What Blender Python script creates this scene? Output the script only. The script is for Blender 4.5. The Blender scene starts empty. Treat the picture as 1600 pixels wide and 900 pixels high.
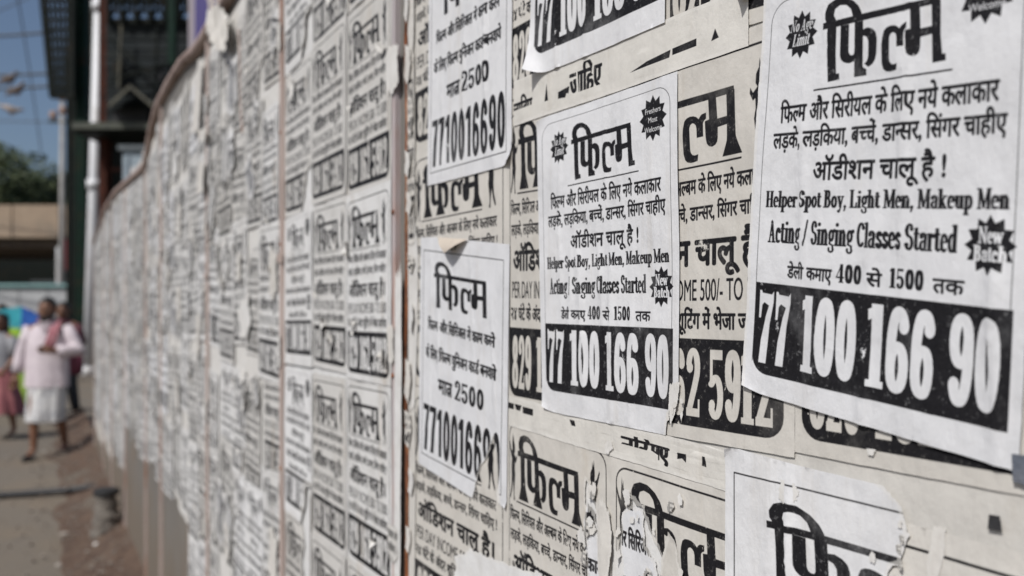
import bpy, bmesh, math, random
import numpy as np
from mathutils import Vector, Matrix, noise
from mathutils.geometry import delaunay_2d_cdt
PI = math.pi
scene = bpy.context.scene
COL = scene.collection
# ---------------------------------------------------------------- camera
FPX = 1363.0                                  # focal length in photograph pixels (1600 wide)
cam_d = bpy.data.cameras.new('camera'); cam = bpy.data.objects.new('camera', cam_d); COL.objects.link(cam)
cam_d.sensor_width = 36; cam_d.lens = FPX/1600*36
cam_d.shift_y = 41/1600
cam_d.clip_start = .02; cam_d.clip_end = 3000
cam.location = (0, 0, 1.5); cam.rotation_euler = (PI/2, 0, 0)
cam_d.dof.use_dof = True; cam_d.dof.focus_distance = .70; cam_d.dof.aperture_fstop = 4.6; cam_d.dof.aperture_blades = 7
scene.camera = cam
# ---------------------------------------------------------------- daylight
SUN_EL, SUN_AZ = math.radians(50), math.radians(-141)      # azimuth from +Y, clockwise
world = bpy.data.worlds.new('World'); scene.world = world; world.use_nodes = True
nt = world.node_tree; bg = nt.nodes['Background']
sky = nt.nodes.new('ShaderNodeTexSky'); sky.sky_type = 'NISHITA'; sky.sun_disc = False
sky.sun_elevation = SUN_EL; sky.sun_rotation = SUN_AZ
sky.air_density = .9; sky.dust_density = 2.6; sky.ozone_density = 2.0; sky.altitude = 0
nt.links.new(sky.outputs[0], bg.inputs[0]); bg.inputs[1].default_value = .082
sun_d = bpy.data.lights.new('sun', 'SUN'); sun = bpy.data.objects.new('sun', sun_d); COL.objects.link(sun)
sun_d.energy = 3.45; sun_d.angle = math.radians(.6); sun_d.color = (1, .98, .95)
sd = Vector((math.sin(SUN_AZ)*math.cos(SUN_EL), math.cos(SUN_AZ)*math.cos(SUN_EL), math.sin(SUN_EL)))
sun.rotation_euler = sd.to_track_quat('Z', 'Y').to_euler(); sun.location = (-6, -2, 9)
vs = scene.view_settings; vs.view_transform = 'Standard'; vs.look = 'None'; vs.exposure = 0; vs.gamma = 1

# ---------------------------------------------------------------- helpers
def tag(o, label=None, cat=None, group=None, kind=None):
    for k, v in (('label', label), ('category', cat), ('group', group), ('kind', kind)):
        if v: o[k] = v
    return o
def empty(name, loc, rz=0):
    o = bpy.data.objects.new(name, None); COL.objects.link(o)
    o.location = loc; o.rotation_euler = (0, 0, rz); o.empty_display_size = .1
    return o
class MB:
    """collects shapes; build() links them as one mesh object"""
    def __init__(s): s.v = []; s.f = []
    def add(s, vs, fs):
        n = len(s.v); s.v += [tuple(v) for v in vs]; s.f += [tuple(i+n for i in f) for f in fs]; return s
    def box(s, c, d, rz=0, tilt=0, taper=1.0):
        hx, hy, hz = d[0]/2, d[1]/2, d[2]/2; vs = []
        M = Matrix.Rotation(rz, 3, 'Z') @ Matrix.Rotation(tilt, 3, 'X')
        for z in (-1, 1):
            k = taper if z > 0 else 1
            for x, y in ((-1, -1), (1, -1), (1, 1), (-1, 1)):
                vs.append(Vector(c) + M @ Vector((x*hx*k, y*hy*k, z*hz)))
        return s.add(vs, [(0, 3, 2, 1), (4, 5, 6, 7), (0, 1, 5, 4), (1, 2, 6, 5), (2, 3, 7, 6), (3, 0, 4, 7)])
    def tube(s, pts, r, n=8, cap=True):
        P = [Vector(p) for p in pts]; R = r if isinstance(r, (list, tuple)) else [r]*len(P); vs = []
        for i, p in enumerate(P):
            t = (P[min(i+1, len(P)-1)] - P[max(i-1, 0)]).normalized()
            a = t.orthogonal().normalized() if i == 0 else (a - t*a.dot(t)).normalized()
            b = t.cross(a)
            vs += [p + (a*math.cos(2*PI*k/n) + b*math.sin(2*PI*k/n))*R[i] for k in range(n)]
        fs = [(i*n+k, i*n+(k+1) % n, (i+1)*n+(k+1) % n, (i+1)*n+k) for i in range(len(P)-1) for k in range(n)]
        if cap: fs += [tuple(range(n))[::-1], tuple((len(P)-1)*n+k for k in range(n))]
        return s.add(vs, fs)
    def ring(s, secs, n=16):
        """closed skin through horizontal ellipses (cx, cy, z, rx, ry)"""
        vs = [(cx+rx*math.cos(2*PI*k/n), cy+ry*math.sin(2*PI*k/n), z) for cx, cy, z, rx, ry in secs for k in range(n)]
        fs = [(i*n+k, i*n+(k+1) % n, (i+1)*n+(k+1) % n, (i+1)*n+k) for i in range(len(secs)-1) for k in range(n)]
        fs += [tuple(range(n))[::-1], tuple((len(secs)-1)*n+k for k in range(n))]
        return s.add(vs, fs)
    def ball(s, c, r, nu=10, nv=7):
        r = r if isinstance(r, (tuple, list)) else (r, r, r)
        secs = [(c[0], c[1], c[2]-r[2]*math.cos(PI*(i+.04)/(nv-.92+.0)), r[0]*math.sin(PI*(i+.3)/(nv-.4)), r[1]*math.sin(PI*(i+.3)/(nv-.4))) for i in range(nv)]
        return s.ring(secs, nu)
    def build(s, name, mat, parent=None, loc=None, rz=0, smooth=False):
        me = bpy.data.meshes.new(name); me.from_pydata(s.v, [], s.f); me.materials.append(mat)
        if smooth: me.polygons.foreach_set('use_smooth', [True]*len(me.polygons))
        me.update()
        o = bpy.data.objects.new(name, me); COL.objects.link(o); o.parent = parent
        if loc is not None: o.location = loc
        if rz: o.rotation_euler = (0, 0, rz)
        return o
def dup(o, loc=None, rz=None, parent=None):
    c = o.copy(); COL.objects.link(c); c.parent = parent
    if loc is not None: c.location = loc
    if rz is not None: c.rotation_euler = (0, 0, rz)
    for ch in list(o.children): dup(ch, parent=c)
    return c
# ---- materials
def mat_new(name):
    m = bpy.data.materials.new(name); m.use_nodes = True; nt = m.node_tree
    return m, nt, nt.nodes['Principled BSDF']
def nd(nt, t, **kw):
    n = nt.nodes.new(t)
    for k, v in kw.items():
        if k in n.inputs: n.inputs[k].default_value = v
        else: setattr(n, k, v)
    return n
def mixc(nt, fac, a, b):
    n = nt.nodes.new('ShaderNodeMix'); n.data_type = 'RGBA'
    for i, x in ((0, fac), (6, a), (7, b)):
        if isinstance(x, bpy.types.NodeSocket): nt.links.new(x, n.inputs[i])
        else: n.inputs[i].default_value = x if i == 0 else (*x[:3], 1)
    return n.outputs[2]
def math_n(nt, op, a, b=None, c=None, clamp=False):
    n = nt.nodes.new('ShaderNodeMath'); n.operation = op; n.use_clamp = clamp
    for i, x in enumerate((a, b, c)):
        if x is None: continue
        if isinstance(x, bpy.types.NodeSocket): nt.links.new(x, n.inputs[i])
        else: n.inputs[i].default_value = x
    return n.outputs[0]
def ramp(nt, fac, lo, hi):
    n = nt.nodes.new('ShaderNodeMapRange'); n.interpolation_type = 'SMOOTHSTEP'
    nt.links.new(fac, n.inputs[0]); n.inputs[1].default_value = lo; n.inputs[2].default_value = hi
    return n.outputs[0]
def tex(nt, scale, detail=4, rough=.6, stretch=(1, 1, 1), src='Object', shift=None):
    tc = nt.nodes.new('ShaderNodeTexCoord'); mp = nt.nodes.new('ShaderNodeMapping'); mp.inputs['Scale'].default_value = stretch
    if src == 'World':
        g = nt.nodes.new('ShaderNodeNewGeometry'); nt.links.new(g.outputs['Position'], mp.inputs[0])
    else: nt.links.new(tc.outputs[src], mp.inputs[0])
    if shift is not None: nt.links.new(shift, mp.inputs['Location'])
    n = nt.nodes.new('ShaderNodeTexNoise'); n.inputs['Scale'].default_value = scale
    n.inputs['Detail'].default_value = detail; n.inputs['Roughness'].default_value = rough
    nt.links.new(mp.outputs[0], n.inputs[0])
    return n.outputs[0]
def bump(nt, bs, h, strength=.3, dist=.01, prev=None):
    b = nt.nodes.new('ShaderNodeBump'); b.inputs['Strength'].default_value = strength; b.inputs['Distance'].default_value = dist
    nt.links.new(h, b.inputs['Height'])
    if prev: nt.links.new(prev, b.inputs['Normal'])
    nt.links.new(b.outputs[0], bs.inputs['Normal']); return b.outputs[0]
def M(name, a, b=None, scale=6, rough=.7, metal=0, bs=.2, bd=.01, c=None, cs=1.5, stretch=(1, 1, 1), lo=.35, hi=.65, src='Object'):
    """two-tone noisy material, optional third tone in larger patches, fine relief"""
    m, nt, p = mat_new(name)
    b = b or tuple(x*.75 for x in a)
    n1 = tex(nt, scale, 6, .65, stretch, src)
    col = mixc(nt, ramp(nt, n1, lo, hi), a, b)
    if c: col = mixc(nt, ramp(nt, tex(nt, cs, 5, .7, stretch, src), .5, .68), col, c)
    nt.links.new(col, p.inputs['Base Color']); p.inputs['Roughness'].default_value = rough; p.inputs['Metallic'].default_value = metal
    if bs: bump(nt, p, tex(nt, scale*4, 4, .6, stretch, src), bs, bd)
    return m

# ---------------------------------------------------------------- print: outlines -> ink coverage
# Letters are drawn as filled outlines (the built-in font's glyph curves for Devanagari and sans
# lettering, pen strokes for the condensed serif face) and scan-converted to small ink maps that the
# poster materials read as flat print.
_gl = {}
def glyph(ch):
    """triangle edges (N,4) in em units and advance width of one character of the built-in font"""
    if ch in _gl: return _gl[ch]
    def tris(s):
        c = bpy.data.curves.new('tmp', 'FONT'); c.body = s; c.resolution_u = 5
        o = bpy.data.objects.new('tmp', c); bpy.context.scene.collection.objects.link(o)
        m = o.to_mesh(); m.calc_loop_triangles()
        vs = np.array([v.co[:2] for v in m.vertices]).reshape(-1, 2)
        t = np.array([list(l.vertices) for l in m.loop_triangles], dtype=int).reshape(-1, 3)
        o.to_mesh_clear(); bpy.data.objects.remove(o); bpy.data.curves.remove(c)
        return vs[t] if len(t) else np.zeros((0, 3, 2))
    a, b, cc = tris(ch), tris('llll'), tris(ch + 'llll')
    adv = cc[..., 0].max() - b[..., 0].max()
    area = (a[:, 1, 0]-a[:, 0, 0])*(a[:, 2, 1]-a[:, 0, 1]) - (a[:, 1, 1]-a[:, 0, 1])*(a[:, 2, 0]-a[:, 0, 0])
    a[area < 0] = a[area < 0][:, ::-1]
    _gl[ch] = (a, adv)
    return _gl[ch]
def tri_edges(t):
    if not len(t): return np.zeros((0, 4))
    return np.concatenate([np.concatenate([t[:, i], t[:, (i+1) % 3]], axis=1) for i in range(3)])
def poly_edges(p):
    p = np.asarray(p, float)
    q = np.roll(p, -1, 0)
    if (p[:, 0]*q[:, 1] - q[:, 0]*p[:, 1]).sum() < 0:
        p = p[::-1]; q = np.roll(p, -1, 0)
    return np.concatenate([p, q], axis=1)
def clip_half(t, c):
    out = []
    for tr in t:
        poly = [tuple(p) for p in tr]; res = []
        for i in range(3):
            a, b = poly[i], poly[(i+1) % 3]
            if a[0] <= c: res.append(a)
            if (a[0] <= c) != (b[0] <= c):
                k = (c-a[0])/(b[0]-a[0]); res.append((c, a[1]+k*(b[1]-a[1])))
        for i in range(1, len(res)-1): out.append((res[0], res[i], res[i+1]))
    return np.array(out).reshape(-1, 3, 2)
MATRA = 'ािीुूेैोौंॉँ़ृॅ'
def hindi(s):
    """outline edges of a line of text in em units, with pre-base i, half forms, reph and tra"""
    E = []; x = 0.0; i = 0; L = len(s)
    def put(tr, dx): E.append(tri_edges(tr + np.array([dx, 0.0])))
    while i < L:
        ch = s[i]
        if not ('\u0900' <= ch <= '\u097f'):
            t, a = glyph(ch) if ch != ' ' else (np.zeros((0, 3, 2)), .26)
            put(t, x); x += a; i += 1; continue
        cl = [ch]; i += 1
        while i < L and s[i] == '्' and i+1 < L: cl.append(s[i+1]); i += 2
        ms = []
        while i < L and s[i] in MATRA: ms.append(s[i]); i += 1
        reph = len(cl) > 1 and cl[0] == 'र'
        if reph: cl = cl[1:]
        tra = len(cl) > 1 and cl[1] == 'र'
        if tra: cl = cl[:1]
        if 'ि' in ms:
            t, a = glyph('ि')
            put(t, x); x += a; ms.remove('ि')
        for k, c in enumerate(cl):
            t, a = glyph(c)
            if k < len(cl)-1:
                cut = a - .20
                put(clip_half(t, cut), x); x += cut
            else:
                put(t, x); x += a
        if tra: E.append(poly_edges([(x-.42, .13), (x-.38, .07), (x-.16, .20), (x-.16, .29)]))
        if reph:
            E.append(poly_edges([(x-.22, .60), (x-.15, .60), (x-.11, .74), (x-.02, .80), (x-.02, .87), (x-.17, .82)]))
        for c in ms:
            t, a = glyph(c); put(t, x); x += a
    return np.concatenate(E), x
# ---- pen-drawn condensed serif face: cap height 1, stem half width R, hairline half width r
def ell(cx, cy, rx, ry, n=10):
    return [(cx+rx*math.cos(2*PI*k/n+.3), cy+ry*math.sin(2*PI*k/n+.3)) for k in range(n)]
def hull(pts):
    pts = sorted(set(pts))
    def half(ps):
        h = []
        for p in ps:
            while len(h) > 1 and (h[-1][0]-h[-2][0])*(p[1]-h[-2][1])-(h[-1][1]-h[-2][1])*(p[0]-h[-2][0]) <= 0: h.pop()
            h.append(p)
        return h
    a, b = half(pts), half(pts[::-1])
    return a[:-1]+b[:-1]
def pen(path, rx, ry):
    E = []
    for a, b in zip(path[:-1], path[1:]): E.append(poly_edges(hull(ell(*a, rx, ry)+ell(*b, rx, ry))))
    return np.concatenate(E)
def arc(cx, cy, rx, ry, a0, a1, n=14):
    return [(cx+rx*math.cos(math.radians(a0+(a1-a0)*k/n)), cy+ry*math.sin(math.radians(a0+(a1-a0)*k/n))) for k in range(n+1)]
def rect(x0, y0, x1, y1): return poly_edges([(x0, y0), (x1, y0), (x1, y1), (x0, y1)])
SER = {}; GRO = {}
def serif_font():
    R, r = .078, .03
    st = lambda x, y0, y1: rect(x-R, y0, x+R, y1)
    sf = lambda x, y, w=.14: rect(x-w, y-(.055 if y > .05 else 0), x+w, y+(0 if y > .05 else .055))
    fl = lambda x, y: poly_edges([(x-.15, y-.06), (x, y-.075), (x, y), (x-.15, y-.03)])
    bowlR = lambda x, cy, ry, w: pen(arc(x, cy, w, ry, 90, -90), R*.9, r)
    dot = lambda x, y: poly_edges(ell(x, y, .09, .075))
    n_arch = lambda x0, x1: pen([(x0, .5), ((x0+x1)/2-.03, .63), ((x0+x1)/2+.04, .64), (x1-.01, .52)], R*.75, r*1.3)
    G = {
     'H': ([st(.17,0,1), sf(.17,0), sf(.17,1), st(.57,0,1), sf(.57,0), sf(.57,1), rect(.17,.47,.57,.53)], .74),
     'B': ([st(.17,0,1), sf(.14,0), sf(.14,1), pen([(.17,.97)]+arc(.3,.75,.14,.22,90,-90), R*.85, r), pen([(.17,.53)]+arc(.32,.28,.17,.25,90,-90)+[(.17,.03)], R*.85, r)], .62),
     'M': ([st(.74,0,1), sf(.74,0), sf(.76,1,.12), rect(.12,0,.18,1), sf(.15,0,.12), sf(.13,1,.12), pen([(.2,.95),(.44,.08)], R*.85, r), pen([(.44,.08),(.7,.95)], .02, r)], .9),
     'L': ([st(.17,0,1), sf(.17,0), sf(.17,1), rect(.17,0,.52,.06), poly_edges([(.46,0),(.54,0),(.54,.3),(.5,.3)])], .6),
     'A': ([pen([(.3,.97),(.13,.04)], .02, r), pen([(.3,.93),(.5,.04)], R*.85, r), rect(.18,.3,.44,.36), sf(.12,0,.11), sf(.51,0,.15)], .66),
     'S': ([pen(arc(.28,.74,.17,.23,35,270)+arc(.28,.27,.18,.24,90,-140), R*.8, r*1.2), dot(.41,.8), dot(.13,.2)], .56),
     'C': ([pen(arc(.32,.5,.22,.46,45,315), R*.85, r), dot(.48,.78)], .6),
     'N': ([rect(.13,0,.18,1), rect(.56,0,.61,1), pen([(.16,.96),(.58,.04)], R*.8, r), sf(.14,0,.12), sf(.14,1,.12), sf(.59,1,.12)], .74),
     'F': ([st(.17,0,1), sf(.17,0), sf(.14,1), rect(.17,.94,.54,1), rect(.17,.47,.42,.53)], .58),
     'W': ([pen([(.1,.96),(.27,.04)], R*.8, r), pen([(.27,.04),(.45,.96)], .02, r), pen([(.45,.96),(.62,.04)], R*.8, r), pen([(.62,.04),(.8,.96)], .02, r)], .88),
     'a': ([pen(arc(.25,.5,.15,.15,150,0)+[(.38,.1)], R*.8, r), dot(.14,.52), pen(arc(.24,.19,.14,.17,80,330), R*.7, r), rect(.4,0,.5,.05)], .53),
     'c': ([pen(arc(.25,.33,.15,.31,50,310), R*.85, r), dot(.36,.5)], .46),
     'd': ([st(.41,0,1), fl(.4,1), rect(.4,0,.52,.05), pen(arc(.27,.33,.16,.31,80,280), R*.85, r)], .56),
     'e': ([pen([(.39,.36)]+arc(.25,.33,.16,.31,10,310), R*.8, r), rect(.12,.33,.42,.38)], .49),
     'g': ([pen(arc(.25,.42,.14,.22,0,360), R*.75, r), pen([(.16,.2),(.14,.08),(.38,.02),(.4,-.12)]+arc(.26,-.14,.17,.12,0,-200), R*.5, r), dot(.47,.62)], .52),
     'h': ([st(.14,0,1), sf(.14,0), fl(.12,1), st(.42,0,.5), sf(.42,0), n_arch(.16,.42)], .58),
     'i': ([st(.15,0,.66), sf(.15,0), fl(.12,.66), dot(.15,.87)], .3),
     'k': ([st(.14,0,1), sf(.14,0), fl(.12,1), pen([(.2,.28),(.42,.62)], .025, r), pen([(.26,.36),(.44,.05)], R*.8, r), sf(.44,.66,.1), sf(.46,0,.12)], .58),
     'l': ([st(.15,0,1), sf(.15,0), fl(.12,1)], .3),
     'm': ([st(.14,0,.66), sf(.14,0), fl(.12,.66), st(.42,0,.5), sf(.42,0), st(.7,0,.5), sf(.7,0), n_arch(.16,.42), n_arch(.44,.7)], .86),
     'n': ([st(.14,0,.66), sf(.14,0), fl(.12,.66), st(.42,0,.5), sf(.42,0), n_arch(.16,.42)], .58),
     'o': ([pen(arc(.26,.33,.16,.31,0,360), R*.9, r)], .52),
     'p': ([st(.14,-.3,.66), sf(.14,-.3), fl(.12,.66), pen(arc(.27,.33,.17,.31,110,-110), R*.85, r)], .55),
     'r': ([st(.14,0,.66), sf(.14,0), fl(.12,.66), pen([(.16,.48),(.26,.62),(.33,.62)], .05, r), dot(.36,.56)], .43),
     's': ([pen(arc(.21,.49,.11,.15,30,270)+arc(.21,.17,.12,.15,90,-140), R*.75, r), dot(.3,.54), dot(.1,.14)], .41),
     't': ([st(.16,.08,.85), pen([(.17,.06),(.26,.03),(.34,.09)], .05, r), rect(.03,.6,.33,.66)], .36),
     'u': ([st(.14,.12,.66), fl(.12,.66), st(.42,0,.66), fl(.4,.66), sf(.46,0,.1), pen([(.14,.14),(.22,.03),(.33,.04),(.42,.14)], R*.75, r)], .58),
     'w': ([pen([(.07,.62),(.2,.04)], R*.8, r), pen([(.2,.04),(.33,.62)], .02, r), pen([(.33,.62),(.46,.04)], R*.8, r), pen([(.46,.04),(.6,.62)], .02, r), sf(.09,.66,.1), sf(.6,.66,.08)], .66),
     'y': ([pen([(.12,.62),(.29,.04)], R*.85, r), pen([(.45,.62),(.24,-.18)], .025, r), dot(.16,-.2), sf(.13,.66,.12), sf(.45,.66,.09)], .54),
     ',': ([dot(.14,.07), pen([(.17,.04),(.09,-.16)], .03, r)], .28),
     '/': ([pen([(.08,-.05),(.3,1.02)], .02, r)], .38),
     '!': ([poly_edges([(.08,1),(.22,1),(.17,.3),(.13,.3)]), dot(.15,.08)], .3),
     ' ': ([], .24),
    }
    for ch, (e, a) in G.items(): SER[ch] = (np.concatenate(e) if e else np.zeros((0, 4)), a)
    figures(SER, .135, .045, True); figures(GRO, .115, .07, False)
def figures(D, w, k, slab):
    G = {
     '0': ([pen(arc(.29,.5,.155,.46,0,360,24), w*.9, k)], .58),
     '1': ([rect(.2-w*.95,0,.2+w*.95,1), rect(0,0,.4,.085), poly_edges([(0,.80),(.2,.86),(.2,1),(.14,.97),(0,.93)])], .42),
     '7': ([poly_edges([(.04,1),(.10,1),(.13,.965),(.44,.955),(.5,1),(.5,.86),(.40,.55),(.33,0),(.1,0),(.14,.32),(.27,.66),(.36,.80),(.2,.84),(.13,.80),(.1,.62),(.04,.62)])], .54),
     '6': ([pen(arc(.29,.29,.155,.26,0,360,20), w*.85, k), pen(arc(.30,.5,.165,.46,38,180)+[(.135,.3)], w*.85, k), poly_edges(ell(.42,.77,.12,.085))], .58),
     '9': ([pen(arc(.29,.71,.155,.26,0,360,20), w*.85, k), pen(arc(.28,.5,.165,.46,0,-142), w*.85, k), rect(.445-w*.85,.45,.445+w*.85,.72), poly_edges(ell(.16,.23,.12,.085))], .58),
     '2': ([pen(arc(.28,.73,.16,.24,170,-30)+[(.33,.42),(.14,.08)], w*.75, k), poly_edges(ell(.16,.72,.12,.08)), rect(.03,0,.53,.12), rect(.47,0,.53,.26)], .57),
     '5': ([rect(.07,.5,.16,1), rect(.07,.86,.5,1), pen([(.12,.5)]+arc(.27,.32,.17,.28,100,-140), w*.75, k), poly_edges(ell(.15,.2,.11,.08))], .57),
     '8': ([pen(arc(.29,.74,.13,.22,0,360,20), w*.8, k), pen(arc(.29,.26,.155,.22,0,360,20), w*.85, k)], .58),
     '4': ([rect(.26,0,.26+w*1.6,1), rect(.0,.24,.56,.33), pen([(.34,.94),(.04,.3)], .03, k), rect(.2,0,.54,.06)], .58),
    }
    if not slab:
        G['1'] = ([rect(.2-w*.2,0,.2+w*1.7,1), poly_edges([(.02,.74),(.02,.86),(.2,1),(.36,1),(.2,.78)])], .48)
        G['7'] = ([rect(.03,.87,.53,1), poly_edges([(.3,.87),(.53,.87),(.42,.5),(.34,0),(.1,0),(.17,.5)])], .56)
        G['4'] = G['4']; G[' '] = ([], .25)
    for ch, (e, a) in G.items(): D[ch] = (np.concatenate(e) if e else np.zeros((0, 4)), a)
def serif(s, slant=0, face=None):
    if not SER: serif_font()
    E = []; x = 0
    for ch in s:
        e, a = (SER if face is None else face)[ch]
        if len(e):
            e = e.copy(); e[:, [0, 2]] += x + slant*e[:, [1, 3]]; E.append(e)
        x += a
    return np.concatenate(E), x
def sans(s):
    E = []; x = 0
    for ch in s:
        if ch == ' ': x += .28; continue
        t, a = glyph(ch); E.append(tri_edges(t+np.array([x, 0.0]))); x += a
    return np.concatenate(E), x
TITLE = {
'matra': [(6.7,100.0),(17.1,98.9),(16.5,91.1),(13.9,91.1),(12.6,66.3),(12.2,35.3),(12.2,27.4),(9.4,19.5),(10.4,12.1),(14.5,8.9),(20.2,10.5),(24.2,16.3),(26.3,26.3),(34.4,27.9),(33.8,23.7),(31.2,15.3),(25.9,6.8),(18.1,0.5),(10.4,0.0),(3.9,4.7),(1.4,14.2),(1.8,22.1),(4.5,30.0),(5.3,53.7),(5.7,77.9)],
'head': [(0.0,26.3),(0.2,34.7),(27.9,33.7),(73.3,33.2),(94.3,32.6),(93.9,25.2),(73.1,25.3),(33.8,25.3)],
'pha_loop': [(15.9,34.2),(23.4,34.2),(24.0,66.8),(25,70.5),(26.5,72.1),(28.2,71.6),(28.9,69),(28.5,34.2),(35.4,33.7),(36.7,88.9),(29.7,88.4),(29.3,79.5),(25.5,81.3),(22.4,80.5),(19.6,78.6),(17.5,75),(16.3,70.0),(16.2,60.5)],
'pha_stem': [(28.1,33.7),(35.4,33.7),(36.7,88.9),(39.9,91.1),(40.3,98.9),(29.7,98.9)],
'pha_hook': [(35.4,44.2),(39.3,42.6),(43.6,45.3),(46.4,50.0),(47.7,57.9),(47.7,75.8),(46.8,82),(45.0,86.5),(41.5,89.5),(37.9,84.7),(40.0,82.1),(40.9,76.8),(40.5,58.4),(38.7,53.2),(35.6,51.6)],
'la': [(51.3,66.8),(51.7,57.9),(53.0,50.0),(55.2,47.2),(58.0,46.3),(61,46.8),(63.6,48.6),(65.5,51.6),(66.5,49.0),(68.0,47.0),(71.7,46.3),(71.7,53.2),(70,54.6),(69.0,57.3),(69.2,72.1),(63.7,72.1),(63.5,61.6),(62.9,57.8),(61.5,55.4),(59.9,54.6),(58.3,56),(57.4,59.5),(58.0,83.7),(58.6,87.4),(60,90.1),(61.9,91.1),(65.0,90.5),(64.4,97.9),(61,98.8),(58.2,98.7),(55.6,97.6),(53.6,94.5),(52.1,87.4)],
'ma_blob': [(73.3,31.6),(79.8,31.1),(81.3,63.2),(81.3,76.9),(80.7,81.5),(79.2,84.4),(76.6,85.7),(74.0,84.4),(72.1,81),(71.1,74.4),(70.5,55.8),(74.1,54.7)],
'ma_bar': [(80.4,56.3),(89.2,55.8),(89.6,64.7),(80.6,65.8)],
'ma_stem': [(88.0,29.5),(94.5,29.5),(95.5,67.4),(97.2,87.9),(99.6,87.9),(100.0,95.8),(90.6,96.3)],
}
FLARE = [[(5.4,62),(13,62),(13.6,78),(18.5,99),(2.2,99),(5.6,80)], [(29.2,62),(36.2,62),(37,80),(41.5,99),(25.5,99),(29.0,82)], [(88.6,62),(95.2,62),(95.8,80),(101,99),(85,99),(88.6,82)]]
DANCER = [[(46,0),(52,10),(58,3),(60,12),(72,18),(74,27),(66,31),(84,36),(96,30),(98,36),(84,44),(74,42),(72,52),(78,62),(70,76),(66,88),(74,97),(60,98),(56,84),(50,70),(40,84),(22,97),(14,94),(30,78),(34,62),(30,50),(36,40),(20,30),(4,16),(8,12),(26,24),(42,28),(40,18)]]
class Sheet:
    def __init__(s, w, h): s.w, s.h = w, h; s.ink = np.zeros((h, w), np.float32)
    def cov(s, E):
        SS = 4; H, W = s.h*SS, s.w
        x0, y0, x1, y1 = E[:, 0]*W, E[:, 1]*H-.5, E[:, 2]*W, E[:, 3]*H-.5
        sg = np.where(y1 > y0, 1.0, -1.0)
        sw = y0 > y1
        xa, ya, xb, yb = np.where(sw, x1, x0), np.where(sw, y1, y0), np.where(sw, x0, x1), np.where(sw, y0, y1)
        a = np.clip(np.ceil(ya), 0, H).astype(int); b = np.clip(np.ceil(yb), 0, H).astype(int)
        n = np.maximum(b-a, 0); k = np.repeat(np.arange(len(n)), n)
        if not len(k): return np.zeros((s.h, W), np.float32)
        row = np.arange(len(k)) - np.repeat(np.cumsum(n)-n, n) + a[k]
        xc = np.clip(xa[k] + (row-ya[k])*(xb[k]-xa[k])/(yb[k]-ya[k]), 0, W)
        i = np.floor(xc).astype(int); f = xc-i; v = sg[k]
        acc = np.bincount(row*(W+2)+i, v*(1-f), H*(W+2)) + np.bincount(row*(W+2)+i+1, v*f, H*(W+2))
        c = np.clip(np.abs(np.cumsum(acc.reshape(H, W+2), 1)[:, :W]), 0, 1)
        return c.reshape(s.h, SS, W).mean(1).astype(np.float32)
    def fill(s, E, val=1.0, fat=(0, 0)):
        if fat[0] or fat[1]:
            E = np.concatenate([E+np.array([dx*fat[0], dy*fat[1]]*2) for dx, dy in ((0, 0), (1, 0), (-1, 0), (0, 1), (0, -1), (.7, .7), (-.7, .7), (.7, -.7), (-.7, -.7))])
        c = s.cov(E); s.ink = s.ink*(1-c) + val*c
    def text(s, ed, u0, u1, vb, cap, val=1.0, fat=(0, 0), vb1=None, lo=0.0):
        """fit outline edges to u0..u1 with baseline vb and unit height cap (all in sheet units)"""
        E = ed[0].copy() if isinstance(ed, tuple) else ed.copy()
        xm, xM = E[:, [0, 2]].min(), E[:, [0, 2]].max()
        E[:, [0, 2]] = u0 + (E[:, [0, 2]]-xm)*(u1-u0)/(xM-xm)
        E[:, [1, 3]] = vb - E[:, [1, 3]]*cap
        s.fill(E, val, fat)
    def polys(s, ps, u0, v0, u1, v1, val=1.0, fat=(0, 0)):
        E = np.concatenate([poly_edges([(u0+(u1-u0)*x/100, v0+(v1-v0)*y/100) for x, y in p]) for p in ps])
        s.fill(E, val, fat)
    def line(s, pts, wu, wv, val=1.0):
        s.fill(np.concatenate([poly_edges(hull(ell(*a, wu, wv, 8)+ell(*b, wu, wv, 8))) for a, b in zip(pts[:-1], pts[1:])]), val)
    def star(s, u, v, ru, rv, n=12):
        p = []
        for k in range(2*n):
            q = 1 if k % 2 == 0 else .74
            p.append((u+ru*q*math.sin(PI*k/n), v-rv*q*math.cos(PI*k/n)))
        s.fill(poly_edges(p))
def rrect(u0, v0, u1, v1, ru, rv, corners='tl tr br bl'):
    P = []
    for nm, cx, cy, a in (('tl', u0+ru, v0+rv, 180), ('tr', u1-ru, v0+rv, 270), ('br', u1-ru, v1-rv, 0), ('bl', u0+ru, v1-rv, 90)):
        if nm in corners: P += [(cx+ru*math.cos(math.radians(a+t)), cy+rv*math.sin(math.radians(a+t))) for t in range(0, 91, 15)]
        else: P.append({'tl': (u0, v0), 'tr': (u1, v0), 'br': (u1, v1), 'bl': (u0, v1)}[nm])
    return P
def soft(p):
    """round the gentle corners of a traced outline, keep its sharp ones"""
    out = []; n = len(p)
    for i in range(n):
        a, b, c = np.array(p[i-1]), np.array(p[i]), np.array(p[(i+1) % n])
        d, e = b-a, c-b
        cs = float(d@e)/(np.linalg.norm(d)*np.linalg.norm(e)+1e-9)
        if cs > .55: out += [tuple(b-d*.25), tuple(b*.94+(a+c)*.03), tuple(b+e*.25)]
        else: out.append(tuple(b))
    return out
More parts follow.
